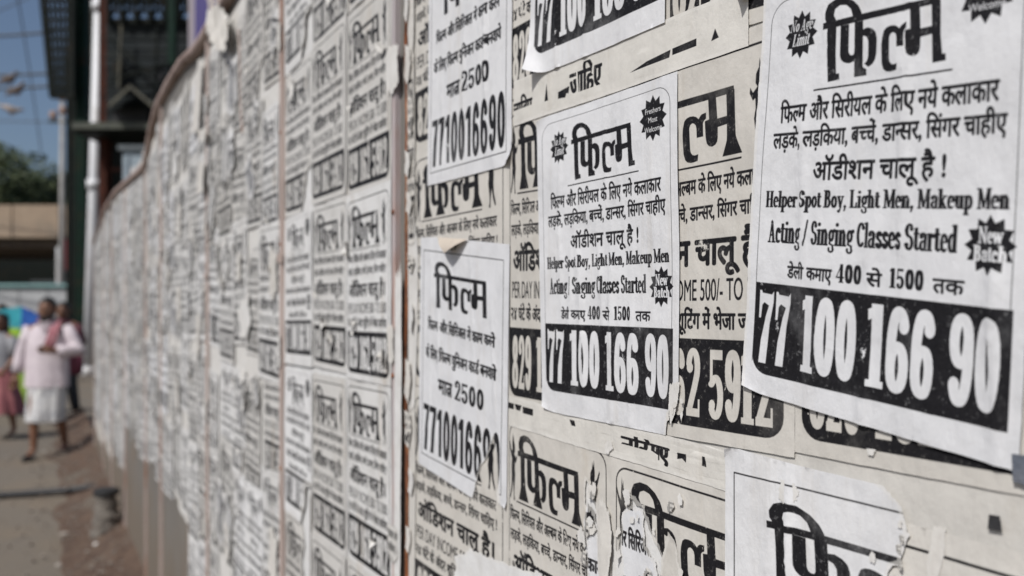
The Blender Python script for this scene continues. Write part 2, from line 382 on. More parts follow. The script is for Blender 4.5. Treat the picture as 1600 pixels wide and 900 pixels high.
def title(s, u0, v0, u1, v1, feet='slab'):
    ps = [list(p) for p in TITLE.values()]
    if feet != 'slab':
        ps[0] = [(5.9, 99), (13.6, 99), (13.2, 91.1), (13.2, 80)] + ps[0][4:]
        ps[3] = [(28.1, 33.7), (35.4, 33.7), (36.7, 98), (29.7, 98)]
        ps[8] = [(88.0, 29.5), (94.5, 29.5), (96, 98), (89.5, 98)]
        if feet == 'flare': ps += FLARE
    s.polys([soft(soft(p)) for p in ps], u0, v0, u1, v1)
def design_casting(w, h):
    s = Sheet(w, h)
    s.line(rrect(.045, .028, .958, .97, .075, .05) + [(.045, .078)], .0014, .001)
    s.fill(rect(.03, .9, .98, 1.0), 0)
    title(s, .282, .055, .737, .237)
    s.line([(.256, .251), (.758, .249)], .002, .0022)
    s.text(hindi('फिल्म और सिरीयल के लिए नये कलाकार'), .115, .90, .318, .060, fat=(.0022, .0016))
    s.text(hindi('लड़के, लड़किया, बच्चें, डान्सर, सिंगर चाहीए'), .09, .925, .378, .055, fat=(.0022, .0016))
    s.text(hindi('ऑडीशन चालू है !'), .275, .752, .456, .062, fat=(.0022, .002))
    s.text(serif('Helper Spot Boy, Light Men, Makeup Men'), .073, .94, .519, .039, fat=(.0020, .0007))
    s.text(serif('Acting / Singing Classes Started'), .092, .797, .604, .054, fat=(.0022, .0007))
    s.star(.187, .117, .072, .056); s.star(.853, .108, .086, .066); s.star(.893, .587, .074, .058)
    s.text(serif('No Age', .25), .137, .238, .108, .026, 0); s.text(serif('Limit', .25), .15, .227, .142, .028, 0)
    s.text(sans('Freshers'), .805, .902, .093, .022, 0); s.text(sans('Most'), .825, .88, .119, .022, 0); s.text(sans('Welcome'), .80, .908, .146, .022, 0)
    s.text(serif('New'), .858, .930, .583, .031, 0, (.0006, .0003)); s.text(serif('Batch'), .846, .942, .617, .030, 0, (.0006, .0003))
    s.text(hindi('डेली कमाए'), .187, .375, .685, .043, fat=(.002, .0015)); s.text(serif('400'), .392, .487, .685, .042)
    s.text(hindi('से'), .51, .56, .685, .043, fat=(.002, .0015)); s.text(serif('1500'), .587, .70, .685, .042); s.text(hindi('तक'), .73, .825, .685, .043, fat=(.002, .0015))
    s.fill(poly_edges(rrect(.045, .703, .966, .928, .07, .045, 'bl')))
    for g, a, b in (('77', .066, .207), ('100', .262, .478), ('166', .523, .747), ('90', .79, .94)):
        s.text(serif(g), a, b, .90, .178, 0)
    return s
def design_card(w, h):
    s = Sheet(w, h)
    s.line([(.042, .95), (.042, .062), (.945, .062), (.945, .948), (.042, .948)], .0026, .0022)
    title(s, .18, .103, .812, .30, 'plain')
    s.text(hindi('फिल्म और सिरिअल मे काम करने'), .11, .873, .398, .062, fat=(.004, .0022))
    s.text(hindi('के लिए फिल्म युनिअन कार्ड बनवाये'), .083, .89, .522, .066, fat=(.004, .0022))
    s.text(hindi('मात्र'), .255, .42, .655, .088, fat=(.005, .003)); s.text(serif('2500', 0, GRO), .45, .765, .657, .078)
    s.text(serif('7710016690', 0, GRO), .062, .935, .925, .20)
    return s
def design_audition(w, h):
    s = Sheet(w, h)
    s.line(rrect(.035, .043, .955, .95, .07, .045) + [(.035, .088)], .0035, .0032)
    s.fill(rect(.02, .8, .98, 1.0), 0)
    title(s, .13, .068, .765, .295, 'flare')
    s.line([(.12, .304), (.765, .304)], .004, .0028)
    s.polys(DANCER, .03, .07, .125, .31); s.polys([[(100-x, y) for x, y in DANCER[0]]], .80, .07, .91, .31)
    s.text(hindi('फिल्म, सिरियल और अल्बम के लिए नये कलाकार'), .045, .90, .372, .055, fat=(.0022, .0016))
    s.text(hindi('लड़के, लड़किया, बच्चे, डान्सर, सिंगर चाहिए !'), .05, .905, .440, .052, fat=(.0022, .0016))
    s.text(hindi('ऑडिशन चालू है।'), .075, .88, .555, .098, fat=(.006, .0035))
    s.text(sans('PER DAY INCOME 500/- TO 5000'), .06, .91, .645, .078, fat=(.001, .0005))
    s.text(hindi('२४ घंटे के अंदर शूटिंग में भेजा जायेगा'), .05, .91, .716, .060, fat=(.003, .002))
    s.fill(poly_edges(rrect(.03, .742, .955, .966, .08, .05, 'br bl')))
    for g, a, b in (('829', .065, .275), ('162', .33, .555), ('5912', .60, .91)):
        s.text(serif(g), a, b, .94, .172, 0)
    return s

# ---------------------------------------------------------------- the fence: a straight sheet-metal wall
TH = math.atan(730/1363); WD = .458                     # heading left of the view axis, distance from the camera
dW = Vector((-math.sin(TH), math.cos(TH), 0)); nW = Vector((math.cos(TH), math.sin(TH), 0))
WRZ = TH - PI/2                                          # local x runs along the wall to the right, y into it, z up
def W(s, h, off=0.0): return dW*s + nW*(WD-off) + Vector((0, 0, h))
def swell(s, h):
    """slow unevenness of sheet metal and old paper, out of the wall, metres"""
    k = max(0.0, min(1.0, (1.0-s)/.3))
    return k*(.0022*noise.noise(Vector((s*7, h*5, 1.3))) + .0012*noise.noise(Vector((s*17, h*9, 4.1))))
R_ = random.Random(7)
m_panel = M('grey_sheet_metal', (.14, .13, .118), (.19, .175, .155), 3, .65, .0, .25, .004, c=(.20, .145, .10), cs=1.6, stretch=(1, 1, .5), lo=.3, hi=.7)
m_post = M('pink_brown_post_paint', (.50, .41, .37), (.43, .34, .30), 9, .65, 0, .4, .003, c=(.34, .19, .13), cs=5, stretch=(1, 1, .35))
m_post0 = M('lilac_post_paint', (.50, .46, .47), (.44, .39, .39), 12, .6, 0, .3, .002, c=(.42, .24, .18), cs=4, stretch=(1, 1, .3))
m_rust = M('rust', (.30, .10, .035), (.14, .05, .025), 40, .85, .1, .5, .003, c=(.42, .2, .1), cs=16)
m_rail = M('rail_paint', (.40, .31, .27), (.29, .21, .18), 10, .6, 0, .4, .004, c=(.13, .075, .05), cs=4)
nt_ = m_panel.node_tree; p_ = nt_.nodes['Principled BSDF']; old_ = p_.inputs['Base Color'].links[0].from_socket
tc_ = nt_.nodes.new('ShaderNodeTexCoord'); sp_ = nt_.nodes.new('ShaderNodeSeparateXYZ'); nt_.links.new(tc_.outputs['Object'], sp_.inputs[0])
gz = math_n(nt_, 'ADD', sp_.outputs[2], math_n(nt_, 'MULTIPLY', math_n(nt_, 'SUBTRACT', tex(nt_, 5, 6, .7, (1, 1, .35)), .5), 1.1))
gr = math_n(nt_, 'SUBTRACT', 1.0, ramp(nt_, gz, .30, .75))
nt_.links.new(mixc(nt_, math_n(nt_, 'MULTIPLY', gr, .85), old_, (.155, .125, .095)), p_.inputs['Base Color'])
POSTS = [(1.21, 1.9621)[0], (1.8855, 2.1767)[0], (2.8683, 2.4888)[0], (4.1206, 2.8864)[0], (4.7755, 3.0944)[0], (6.0801, 3.5087)[0], (7.3332, 3.9066)[0], (8.3926, 4.243)[0]]
WALL_END = (10.0537, 4.7705)[0]
TOP = 2.36
fence = empty('metal_fence', W(1.0, 0), WRZ)
tag(fence, 'long straight sheet metal fence covered with pasted film posters, bare grey near its foot', 'fence')
TOPP = [(-2.0, 2.36), (2.5248, 2.3797), (3.0606, 2.3852), (3.4062, 2.4305), (3.8325, 2.4442), (4.2176, 2.4381), (4.4801, 2.3802), (4.7443, 2.2616), (4.839, 2.253), (5.7052, 2.3082), (6.8637, 2.3782), (8.2107, 2.3805), (10.0537, 2.2394)]
def top_at(s):
    for (a, x), (b, y) in zip(TOPP[:-1], TOPP[1:]):
        if s <= b: return x + (y-x)*(s-a)/(b-a)
    return TOPP[-1][1]
def fl(s, h, off=0.0): return Vector((1.0-s, -off, h))    # fence-local point
edges_s = [-1.6] + POSTS + [WALL_END]
for i in range(len(edges_s)-1):
    a, b = edges_s[i], edges_s[i+1]
    a += .004 if i else 0; b -= .004
    if i == 0: b += .001
    ns = max(2, int((b-a)/.05)); nh = 40; vs = []; fs = []
    for j in range(ns+1):
        s = a + (b-a)*j/ns
        top = top_at(s)
        for k in range(nh+1):
            h = .02 + (top-.02)*k/nh
            rib = .0025*math.cos(2*PI*s/.12) if h < 1.15 and s > 1.2 else 0
            vs.append(fl(s, h, swell(s, h) + rib - (.0012 if i == 0 else 0)))
    n0 = len(vs); vs += [v+Vector((0, .0025, 0)) for v in vs]
    w = nh+1
    for j in range(ns):
        for k in range(nh):
            q = (j*w+k, (j+1)*w+k, (j+1)*w+k+1, j*w+k+1); fs += [q[::-1], tuple(n0+t for t in q)]
    for j in range(ns): fs += [(j*w+nh, (j+1)*w+nh, n0+(j+1)*w+nh, n0+j*w+nh)]
    for k in range(nh): fs += [(k, k+1, n0+k+1, n0+k), (ns*w+k+1, ns*w+k, n0+ns*w+k, n0+ns*w+k+1)]
    mb = MB(); mb.add(vs, fs); mb.build('panel', m_panel, fence, smooth=True)
for i, s in enumerate(POSTS + [WALL_END-.03]):
    mb = MB(); r = Random = random.Random(i)
    wd = .020 if i else .0125
    if i == 0:
        for k in range(24):                                # rusty edge of the first seam, bitten unevenly
            pass
    h0, h1 = 0.0, top_at(s)-.01
    mb.box(fl(s, (h0+h1)/2, .004 if i else .002), (wd, .016 if i else .010, h1-h0))
    mb.box(fl(s, (h0+h1)/2, -.028), (.05, .05, h1-h0))
    p = mb.build('post', m_post if i else m_post0, fence)
    for q in range(8):
        if i < 5: MB().tube([fl(s, .45+.24*q, .008), fl(s, .45+.24*q, .0145 if i else .0095)], [.0042, .0032], 7).build('bolt', m_rust, p)
# seam beside the first post: dark gap, rust-eaten lip
s0 = (1.1715, 1.9499)[0]
mb = MB(); pts = []
rr = random.Random(5)
N = 260
vs = []; fs = []
for k in range(N+1):
    h = .05 + 2.28*k/N
    wob = .003*noise.noise(Vector((0, h*11, 3))) + .0025*noise.noise(Vector((0, h*43, 8)))
    g_ = max(0.05, min(1.0, .55+1.3*noise.noise(Vector((3, h*6, 1)))))
    vs += [fl(s0+.001+wob, h, .0035), fl(s0-.0065*g_+wob, h, .0055), fl(s0-.009*g_+wob*.6, h, .001)]
for k in range(N): fs += [(3*k, 3*k+1, 3*k+4, 3*k+3), (3*k+1, 3*k+2, 3*k+5, 3*k+4)]
mb.add(vs, fs); mb.build('rust_lip', m_rust, fence)
# top rail: a half round capping that follows the slightly wavy top edge
pts = []
for k in range(150):
    s = -1.6 + (WALL_END+1.6)*k/149
    pts.append(fl(s, top_at(s) + .004*noise.noise(Vector((s*2.9, 2, 0))), .004))
MB().tube(pts, .023, 10).build('top_rail', m_rail, fence, smooth=True)
for s in POSTS[1:6]:
    MB().box(fl(s, 1.62, .013), (.030, .005, .02)).build('bracket', m_post, fence)

# ---------------------------------------------------------------- paper
def ink_image(name, sh):
    im = bpy.data.images.new(name, sh.w, sh.h, alpha=False, is_data=True)
    px = np.ones((sh.h, sh.w, 4), np.float32); px[..., :3] = sh.ink[::-1, :, None]
    im.pixels.foreach_set(px.ravel()); im.update(); return im
def paper(name, img, white, cream, wear=.5, aged=.3):
    """paper with flat print: ink from the drawn ink map, tone varies from sheet to sheet, worn and stained by noise"""
    m, nt, p = mat_new(name)
    oi = nt.nodes.new('ShaderNodeObjectInfo')
    sh = nt.nodes.new('ShaderNodeVectorMath'); sh.operation = 'SCALE'; sh.inputs[0].default_value = (7, 3, 5)
    nt.links.new(oi.outputs['Random'], sh.inputs[3]); shift = sh.outputs[0]
    base = mixc(nt, oi.outputs['Random'], white, cream)
    mott = tex(nt, 26, 6, .7, (1, 1, 1), 'Object', shift)
    base = mixc(nt, math_n(nt, 'MULTIPLY', ramp(nt, mott, .42, .72), .48), base, tuple(x*.80 for x in cream))
    st = tex(nt, 7, 7, .72, (1, 1, .45), 'Object', shift)
    base = mixc(nt, math_n(nt, 'MULTIPLY', ramp(nt, st, .56, .74), aged), base, (.46, .38, .28))
    streak = tex(nt, 30, 5, .7, (1, 1, .06), 'Object', shift)
    base = mixc(nt, math_n(nt, 'MULTIPLY', ramp(nt, streak, .54, .70), .45*aged+.18), base, (.5, .46, .4))
    if img:
        it = nt.nodes.new('ShaderNodeTexImage'); it.image = img; it.extension = 'EXTEND'; it.interpolation = 'Cubic'
        uv = nt.nodes.new('ShaderNodeUVMap'); nt.links.new(uv.outputs[0], it.inputs[0])
        ink = it.outputs[0]
        spk = tex(nt, 420, 3, .6, (1, 1, 1), 'Object')
        inkc = mixc(nt, spk, (.006, .006, .007), (.022, .021, .024))
        wr = ramp(nt, tex(nt, 38, 8, .78, (1, 1, .6), 'Object', shift), .66-.10*wear, .70-.09*wear)
        wr2 = ramp(nt, tex(nt, 9, 8, .7, (1, 1, .8), 'Object', shift), .70-.08*wear, .73-.08*wear)
        k = math_n(nt, 'SUBTRACT', 1.0, math_n(nt, 'MAXIMUM', wr, wr2))
        fade = math_n(nt, 'SUBTRACT', 1.0, math_n(nt, 'MULTIPLY', ramp(nt, tex(nt, 14, 6, .7, (1, 1, .7), 'Object', shift), .52, .72), .15))
        dust = math_n(nt, 'SUBTRACT', 1.0, math_n(nt, 'MULTIPLY', ramp(nt, tex(nt, 240, 4, .75), .56, .74), .2))
        k = math_n(nt, 'MULTIPLY', math_n(nt, 'MULTIPLY', k, fade), dust)
        base = mixc(nt, math_n(nt, 'MULTIPLY', ink, k), base, inkc)
    # torn fibre along ripped edges
    at = nt.nodes.new('ShaderNodeAttribute'); at.attribute_name = 'rim'
    rn = tex(nt, 160, 5, .7)
    rimf = ramp(nt, math_n(nt, 'ADD', at.outputs['Fac'], math_n(nt, 'MULTIPLY', math_n(nt, 'SUBTRACT', rn, .5), .9)), .42, .55)
    base = mixc(nt, math_n(nt, 'MULTIPLY', rimf, .45), base, (.70, .68, .64))
    nt.links.new(base, p.inputs['Base Color']); p.inputs['Roughness'].default_value = .62; p.inputs['Specular IOR Level'].default_value = .12
    cr = tex(nt, 20, 5, .6, (1, 1, .16), 'Object', shift)
    b1 = bump(nt, p, cr, .7, .004)
    b2 = bump(nt, p, tex(nt, 75, 6, .65, (1, 1, .7), 'Object', shift), .7, .0015, b1)
    bump(nt, p, tex(nt, 12, 3, .5, (1, 1, .8), 'Object', shift), .6, .008, b2)
    return m
S_cast, S_card, S_aud = design_casting(760, 1080), design_card(680, 960), design_audition(760, 1080)
WHITE, COOL, CREAM, OLD = (.71, .71, .715), (.66, .665, .68), (.64, .615, .57), (.565, .54, .495)
I_cast, I_card, I_aud = ink_image('casting_print', S_cast), ink_image('card_print', S_card), ink_image('audition_print', S_aud)
m_cast = paper('white_casting_poster', I_cast, WHITE, COOL, .22, .16)
m_card = paper('white_card_poster', I_card, WHITE, COOL, .22, .16)
m_aud = paper('cream_audition_poster', I_aud, CREAM, OLD, .55, .35)
m_aud_far = paper('greyed_audition_poster', I_aud, (.70, .70, .695), (.55, .535, .505), .55, .6)
m_cast_far = paper('greyed_casting_poster', I_cast, (.73, .73, .73), (.64, .635, .62), .55, .4)
m_blank = paper('blank_torn_paper', None, (.70, .70, .695), (.64, .62, .58), .2, .15)
m_blank_cream = paper('blank_cream_paper', None, (.65, .625, .585), (.58, .56, .52), .2, .4)
def design_strip(seed):
    s = Sheet(900, 200); r = random.Random(seed)
    if seed == 1:
        s.text(hindi('चाहिए'), .0, .115, .86, .55, fat=(.003, .014)); s.fill(rect(0, .66, .13, 1), 0)
        s.fill(poly_edges([(.197, .32), (.206, .70), (.186, .70)]))
        s.fill(poly_edges([(.258, .60), (.315, .55), (.31, .70), (.30, .68), (.295, .76), (.258, .74)]))
        s.text(hindi('जाहिए'), .318, .465, .78, .72, fat=(.004, .014)); s.fill(rect(.31, 0, .48, .16), 0); s.fill(rect(.31, .74, .48, 1), 0)
        s.fill(poly_edges([(.345, .1), (.35, .1), (.36, .8), (.35, .8)]), 0); s.fill(poly_edges([(.43, .1), (.437, .1), (.428, .5), (.42, .45)]), 0)
        s.fill(poly_edges([(.589, .73), (.66, .63), (.752, .585), (.747, .72), (.66, .72)])); s.fill(poly_edges([(.758, .58), (.841, .555), (.841, .69), (.758, .70)]))
        s.fill(poly_edges([(.90, .50), (.912, .68), (.888, .70)]))
    else:
        s.fill(rect(.0, .22, .035, .42)); s.fill(poly_edges([(.04, .22), (.085, .22), (.075, .42), (.05, .4)])); s.fill(rect(.092, .24, .155, .46))
        s.fill(poly_edges([(.36, .25), (.385, .25), (.39, .42), (.37, .42)]))
        s.text(hindi('नरि'), .60, .71, .78, .70, fat=(.005, .015)); s.fill(rect(.59, .0, .72, .26), 0); s.fill(rect(.59, .56, .72, 1), 0)
        s.text(hindi('मए'), .715, .785, .72, .60, fat=(.005, .015)); s.fill(rect(.71, .0, .79, .24), 0); s.fill(poly_edges([(.71, .5), (.745, .6), (.745, 1), (.71, 1)]), 0)
        s.fill(poly_edges([(.818, .38), (.85, .36), (.85, .58), (.835, .50), (.818, .55)])); s.fill(poly_edges([(.904, .3), (.913, .3), (.918, .55), (.903, .54)]))
    return s
m_strip = [paper('strip_of_old_print', ink_image('strip_print', design_strip(k)), (.645, .625, .58), (.645, .625, .58), .3, .35) for k in (1, 2)]

def ragged(a, b, amp, seed, step=.02):
    """points from a (included) to b (excluded) with a rip's unevenness, in sheet units"""
    n = max(1, int(math.hypot(b[0]-a[0], b[1]-a[1])/step)); out = []
    dx, dy = b[0]-a[0], b[1]-a[1]; L = math.hypot(dx, dy)+1e-9
    for i in range(n):
        t = i/n; k = amp*(noise.noise(Vector((seed*3.7+t*L*9, seed, 0))) + .6*noise.noise(Vector((seed+t*L*34, 2, seed))) + .35*noise.noise(Vector((seed*2+t*L*110, 5, seed)))) * (0 if i == 0 else 1)
        out.append((a[0]+dx*t - dy/L*k, a[1]+dy*t + dx/L*k))
    return out
def sheet_mesh(name, C, mat, off, outline=None, torn=(), amp=.012, curls=(), seed=0, cell=.0065, wr=.0003, center=None, follow=True, ridges=0, uvwin=None):
    """one pasted sheet. C: (s,h) of its four corners tl tr br bl; outline: polygon in sheet units (u right, v down);
    torn: indices of outline sides that are ripped; curls: (u, v, du, dv, reach, lift) lines past which the paper bends off the wall"""
    outline = outline or [(0, 0), (1, 0), (1, 1), (0, 1)]
    wid = math.dist(C[0], C[1]); hei = math.dist(C[0], C[3])
    pts = []; rim = []
    n = len(outline)
    for i in range(n):
        a, b = outline[i], outline[(i+1) % n]
        t = torn == 'all' or i in torn; tp = torn == 'all' or (i-1) % n in torn
        q = ragged(a, b, amp if t else .0012, seed+i*1.7, .0065 if t else .03)
        pts += q; rim += [1.0 if t else 0.0]*len(q)
        if tp: rim[-len(q)] = 1.0
    nb = len(pts)
    nu, nv = max(3, int(wid/cell)), max(3, int(hei/cell))
    us = [p[0] for p in pts]; vv = [p[1] for p in pts]
    u0, u1, v0, v1 = min(us), max(us), min(vv), max(vv)
    rj = random.Random(seed)
    B = np.array(pts); TB = B[np.array(rim) > .5] if any(rim) else None
    for i in range(nu+1):
        for j in range(nv+1):
            u, v = i/nu + rj.uniform(-.2, .2)/nu, j/nv + rj.uniform(-.2, .2)/nv
            if u0 < u < u1 and v0 < v < v1:
                d = np.hypot((B[:, 0]-u)*wid, (B[:, 1]-v)*hei).min()
                if d < cell*.35: continue
                pts.append((u, v)); k = 0.0
                if TB is not None:
                    dt = np.hypot((TB[:, 0]-u)*wid, (TB[:, 1]-v)*hei).min(); k = max(0.0, .75-dt/.008)
                rim.append(k)
    r = delaunay_2d_cdt([Vector(p) for p in pts], [], [list(range(nb))], 1, 1e-7)
    vo, fo, orig = r[0], r[2], r[3]
    s_c = center or ((C[0][0]+C[1][0]+C[2][0]+C[3][0])/4, (C[0][1]+C[1][1]+C[2][1]+C[3][1])/4)
    V = []; RM = []
    RG = [(rj.uniform(.05, .95), rj.uniform(-.12, .12), rj.uniform(.1, .9), rj.uniform(.12, .4), rj.uniform(.0016, .0038), rj.uniform(.0008, .0022)) for _ in range(ridges)]
    for i, p in enumerate(vo):
        u, v = p
        s = (C[0][0]*(1-u)+C[1][0]*u)*(1-v) + (C[3][0]*(1-u)+C[2][0]*u)*v
        h = (C[0][1]*(1-u)+C[1][1]*u)*(1-v) + (C[3][1]*(1-u)+C[2][1]*u)*v
        x, z = s_c[0]-s, h-s_c[1]
        o = off + (swell(s, h) if follow else 0)
        w = noise.noise(Vector((s*34+seed, h*11, seed*2.3)))
        o += wr*(w + .7*max(0, noise.noise(Vector((s*90, h*16+seed, seed))))) + wr
        for ru, rs, rv, rl, rw_, rh_ in RG:
            dd = (u-ru-rs*(v-rv)-.01*noise.noise(Vector((v*9, ru*7, seed))))*wid/rw_
            if abs(dd) < 3: o += rh_*math.exp(-dd*dd)*max(0, 1-((v-rv)/rl)**2)
        for cu, cv, nx, ny, reach, lift in curls:
            t = ((u-cu)*nx*wid + (v-cv)*ny*hei)
            if t > 0:
                a = min(t/reach, 1.6); o += lift*a*a; x -= nx*t*.25*a; z += ny*t*.25*a
        V.append((x, -o, z)); RM.append(rim[orig[i][0]] if orig[i] else 0)
    me = bpy.data.meshes.new(name); me.from_pydata(V, [], [tuple(f)[::-1] for f in fo]); me.materials.append(mat)
    uvl = me.uv_layers.new(name='UVMap'); li = np.zeros(len(me.loops), dtype=np.int32); me.loops.foreach_get('vertex_index', li)
    w4 = uvwin or (0, 0, 1, 1)
    UV = np.array([(w4[0]+w4[2]*p[0], 1-w4[1]-w4[3]*p[1]) for p in vo], dtype=np.float32)[li]; uvl.data.foreach_set('uv', UV.ravel())
    at = me.attributes.new('rim', 'FLOAT', 'POINT'); at.data.foreach_set('value', np.array(RM, dtype=np.float32))
    me.polygons.foreach_set('use_smooth', [True]*len(me.polygons)); me.update()
    # make the printed side face the street
    if len(me.polygons) and me.polygons[0].normal.y > 0: me.flip_normals()
    return me, s_c
def sheet(name, label, cat, C, mat, off, group=None, **kw):
    me, c = sheet_mesh(name, C, mat, off, **kw)
    o = bpy.data.objects.new(name, me); COL.objects.link(o); o.location = W(*c); o.rotation_euler = (0, 0, WRZ)
    return tag(o, label, cat, group)
def grid_quad(x0, x1, t0, t1): pass
# ---- old cream audition posters, the near grid
G_OLD = 'old cream audition posters pasted in rows'
LB = 'cream audition poster '
near = [
 # corners tl, tr, br, bl
 (LB+'cut by the top edge of the picture, beside the first fence seam', [(1.1494, 2.0466), (0.8612, 2.0482), (0.8612, 1.724), (1.1494, 1.7264)], {}),
 (LB+'below the top row, its title showing under the white 2500 card poster', [(1.1494, 1.7264), (0.8612, 1.724), (0.8612, 1.3934), (1.1494, 1.4017)], {}),
 (LB+'beside the seam, its audition line showing under the torn white card poster', [(1.1494, 1.3999), (0.8612, 1.3919), (0.8612, 1.0749), (1.1494, 1.077)], {}),
 (LB+'mostly hidden behind the curled white poster at the top', [(0.8643, 2.0425), (0.6593, 2.0301), (0.6593, 1.7334), (0.8643, 1.7375)], {}),
 (LB+'showing only its left strip beside the small casting poster', [(0.8643, 1.7361), (0.6593, 1.7217), (0.6593, 1.3982), (0.8643, 1.3988)], {}),
 (LB+'with ripped dancer figure, below the small casting poster', [(0.8643, 1.3931), (0.6593, 1.3836), (0.6593, 1.0735), (0.8643, 1.0737)],
    dict(outline=[(0,0),(1,0),(1,.42),(.93,.30),(.86,.20),(.80,.14),(.79,.20),(.86,.30),(.82,.36),(.86,.43),(.84,.52),(1,.62),(1,1),(0,1)], torn=(2,3,4,5,6,7,8,9,10), amp=.012)),
 (LB+'with its dark number band slanting above the middle of the wall', [(0.6593, 2.0272), (0.4395, 2.0364), (0.4395, 1.7086), (0.6593, 1.7317)], {}),
 (LB+'between the two white casting posters', [(0.6593, 1.7159), (0.4395, 1.7095), (0.4395, 1.4008), (0.6593, 1.3988)], {}),
 (LB+'badly ripped down its left side, at the bottom of the wall', [(0.6593, 1.3765), (0.4395, 1.3698), (0.4395, 1.0619), (0.6593, 1.0647)],
    dict(outline=[(0,0),(1,0),(1,1),(.75,1),(.62,.52),(.58,.38),(.52,.28),(.47,.38),(.40,.30),(.30,.22),(.22,.14),(.13,.12),(.17,.22),(.10,.26),(.04,.3),(0,.22)], torn=(3,4,5,6,7,8,9,10,11,12,13,14), amp=.012)),
 (LB+'behind the big casting poster, cut by the right edge of the picture', [(0.4395, 1.7095), (0.2383, 1.7052), (0.2383, 1.4033), (0.4395, 1.4048)], {}),
 (LB+'at the lower right corner, under the torn white card poster', [(0.4395, 1.3764), (0.2383, 1.3721), (0.2383, 1.0436), (0.4395, 1.0575)], {}),
]
for i, (lab, C, kw) in enumerate(near):
    sheet('audition_poster', lab, 'poster', C, m_aud, .0009+.00035*(i % 3), G_OLD, seed=i+1, **kw)
# blank liner sheets that show where posters are ripped away
G_SC = 'torn scraps of paper on the fence'
liner = [
 ('large pale sheet with torn edges behind the ripped audition posters', [(0.7226, 1.4067), (0.4395, 1.3809), (0.4395, 1.0619), (0.7226, 1.1)], m_blank, .0003, [(0,0),(1,0),(1,1),(0,1)]),
 ('pale cream backing sheet across the upper rows of posters', [(1.1397, 2.2086), (0.2383, 1.9038), (0.2383, 1.3721), (1.1397, 1.3128)], m_blank_cream, .00005, None),
 ('pale cream backing sheet across the lowest posters', [(1.1397, 1.3217), (0.2383, 1.3752), (0.2383, 1.028), (1.1397, 0.9097)], m_blank_cream, .0001, None),
]
for i, (lab, C, mt, off, ol) in enumerate(liner):
    sheet('paper_backing', lab, 'paper', C, mt, off, seed=40+i, outline=ol, cell=.012, wr=.0001)
sheet('paper_strip', 'long cream paper strip with cut black letter pieces above the small casting poster', 'paper', [(0.8462, 1.7562), (0.4837, 1.7419), (0.4837, 1.6975), (0.8462, 1.7068)], m_strip[0], .0021, G_SC, seed=51, torn=(0, 2), amp=.004, wr=.0003)
sheet('paper_strip', 'cream paper strip with broken letter pieces below the small casting poster', 'paper', [(0.8582, 1.4094), (0.4985, 1.3966), (0.4985, 1.3658), (0.8582, 1.3765)], m_strip[1], .0021, G_SC, seed=52, torn=(0, 2), amp=.02, wr=.0003)
# ---- newer white posters
G_C = 'white casting posters with a phone number band'
G_K = 'white film card posters with the price 2500'
sheet('casting_poster', 'largest white casting poster, filling the right side above the lower card poster', 'poster',
      [(0.4669, 1.7294), (0.267, 1.7064), (0.2811, 1.4145), (0.4897, 1.4382)], m_cast, .0026, G_C, seed=11, wr=.0006, torn=(3,), amp=.004, cell=.0034, ridges=12, curls=[(.06, .93, -.7, .7, .02, .003)],
      outline=[(0,0),(1,0),(1,.995),(0,.976)])
sheet('casting_poster', 'smaller white casting poster in the middle, torn at its lower right corner', 'poster',
      [(0.7926, 1.7034), (0.5637, 1.6983), (0.5612, 1.3993), (0.7807, 1.4011)], m_cast, .0028, G_C, seed=12, wr=.0005, cell=.0034, ridges=11, curls=[(.05, .04, -.7, -.7, .015, .0025), (.06, .96, -.6, .8, .016, .002)],
      outline=[(0,0),(1,0),(1,.86),(.955,.885),(.965,.92),(.93,.955),(.92,1),(0,1)], torn=(2,3,4,5), amp=.006)
sheet('casting_poster', 'white casting poster at the top, its lower left corner curling off', 'poster',
      [(0.8007, 2.0473), (0.5744, 2.0376), (0.5803, 1.743), (0.8075, 1.7499)], m_cast, .0030, G_C, seed=13, wr=.0005, cell=.0038, ridges=7,
      curls=[(.10, .9, -.85, .5, .024, .0075)])
sheet('card_poster', 'white film card poster with phone number at the top, left of the curled poster', 'poster',
      [(1.0847, 1.9791), (0.8477, 1.9708), (0.8506, 1.6659), (1.0913, 1.6729)], m_card, .0025, G_K, seed=14, wr=.0004, cell=.004, ridges=8, curls=[(.94, .96, .7, .7, .016, .004)])
p4 = sheet('card_poster', 'white film card poster with folded top edge and ripped lower right corner', 'poster',
      [(1.114, 1.6081), (0.8551, 1.5776), (0.8627, 1.2786), (1.1232, 1.2947)], m_card, .0025, G_K, seed=15, wr=.0005, cell=.0036, ridges=6,
      outline=[(0,.01),(.22,.0),(.27,.035),(.42,.05),(.52,.0),(1,0),(1,.99),(.93,.985),(.90,.80),(.86,.74),(.84,.78),(.80,.84),(.74,.88),(.70,.95),(.66,1.02),(0,1)], torn=(1,2,3,7,8,9,10,11,12,13), amp=.010,
      curls=[(.96, .98, .6, .9, .02, .012)])
sheet('card_poster', 'white film card poster torn off at its right side, at the bottom of the picture', 'poster',
      [(0.5062, 1.4009), (0.266, 1.3978), (0.266, 1.1002), (0.5062, 1.0947)], m_card, .0026, G_K, seed=16, wr=.0005, cell=.0034, ridges=10, curls=[(.04, .03, -.7, -.7, .012, .003)],
      outline=[(0,0),(.32,.012),(.58,.015),(.64,.05),(.665,.10),(.64,.16),(.60,.19),(.62,.24),(.66,.30),(.72,.40),(.78,.6),(.8,1),(0,1)], torn=(2,3,4,5,6,7,8,9,10), amp=.012)
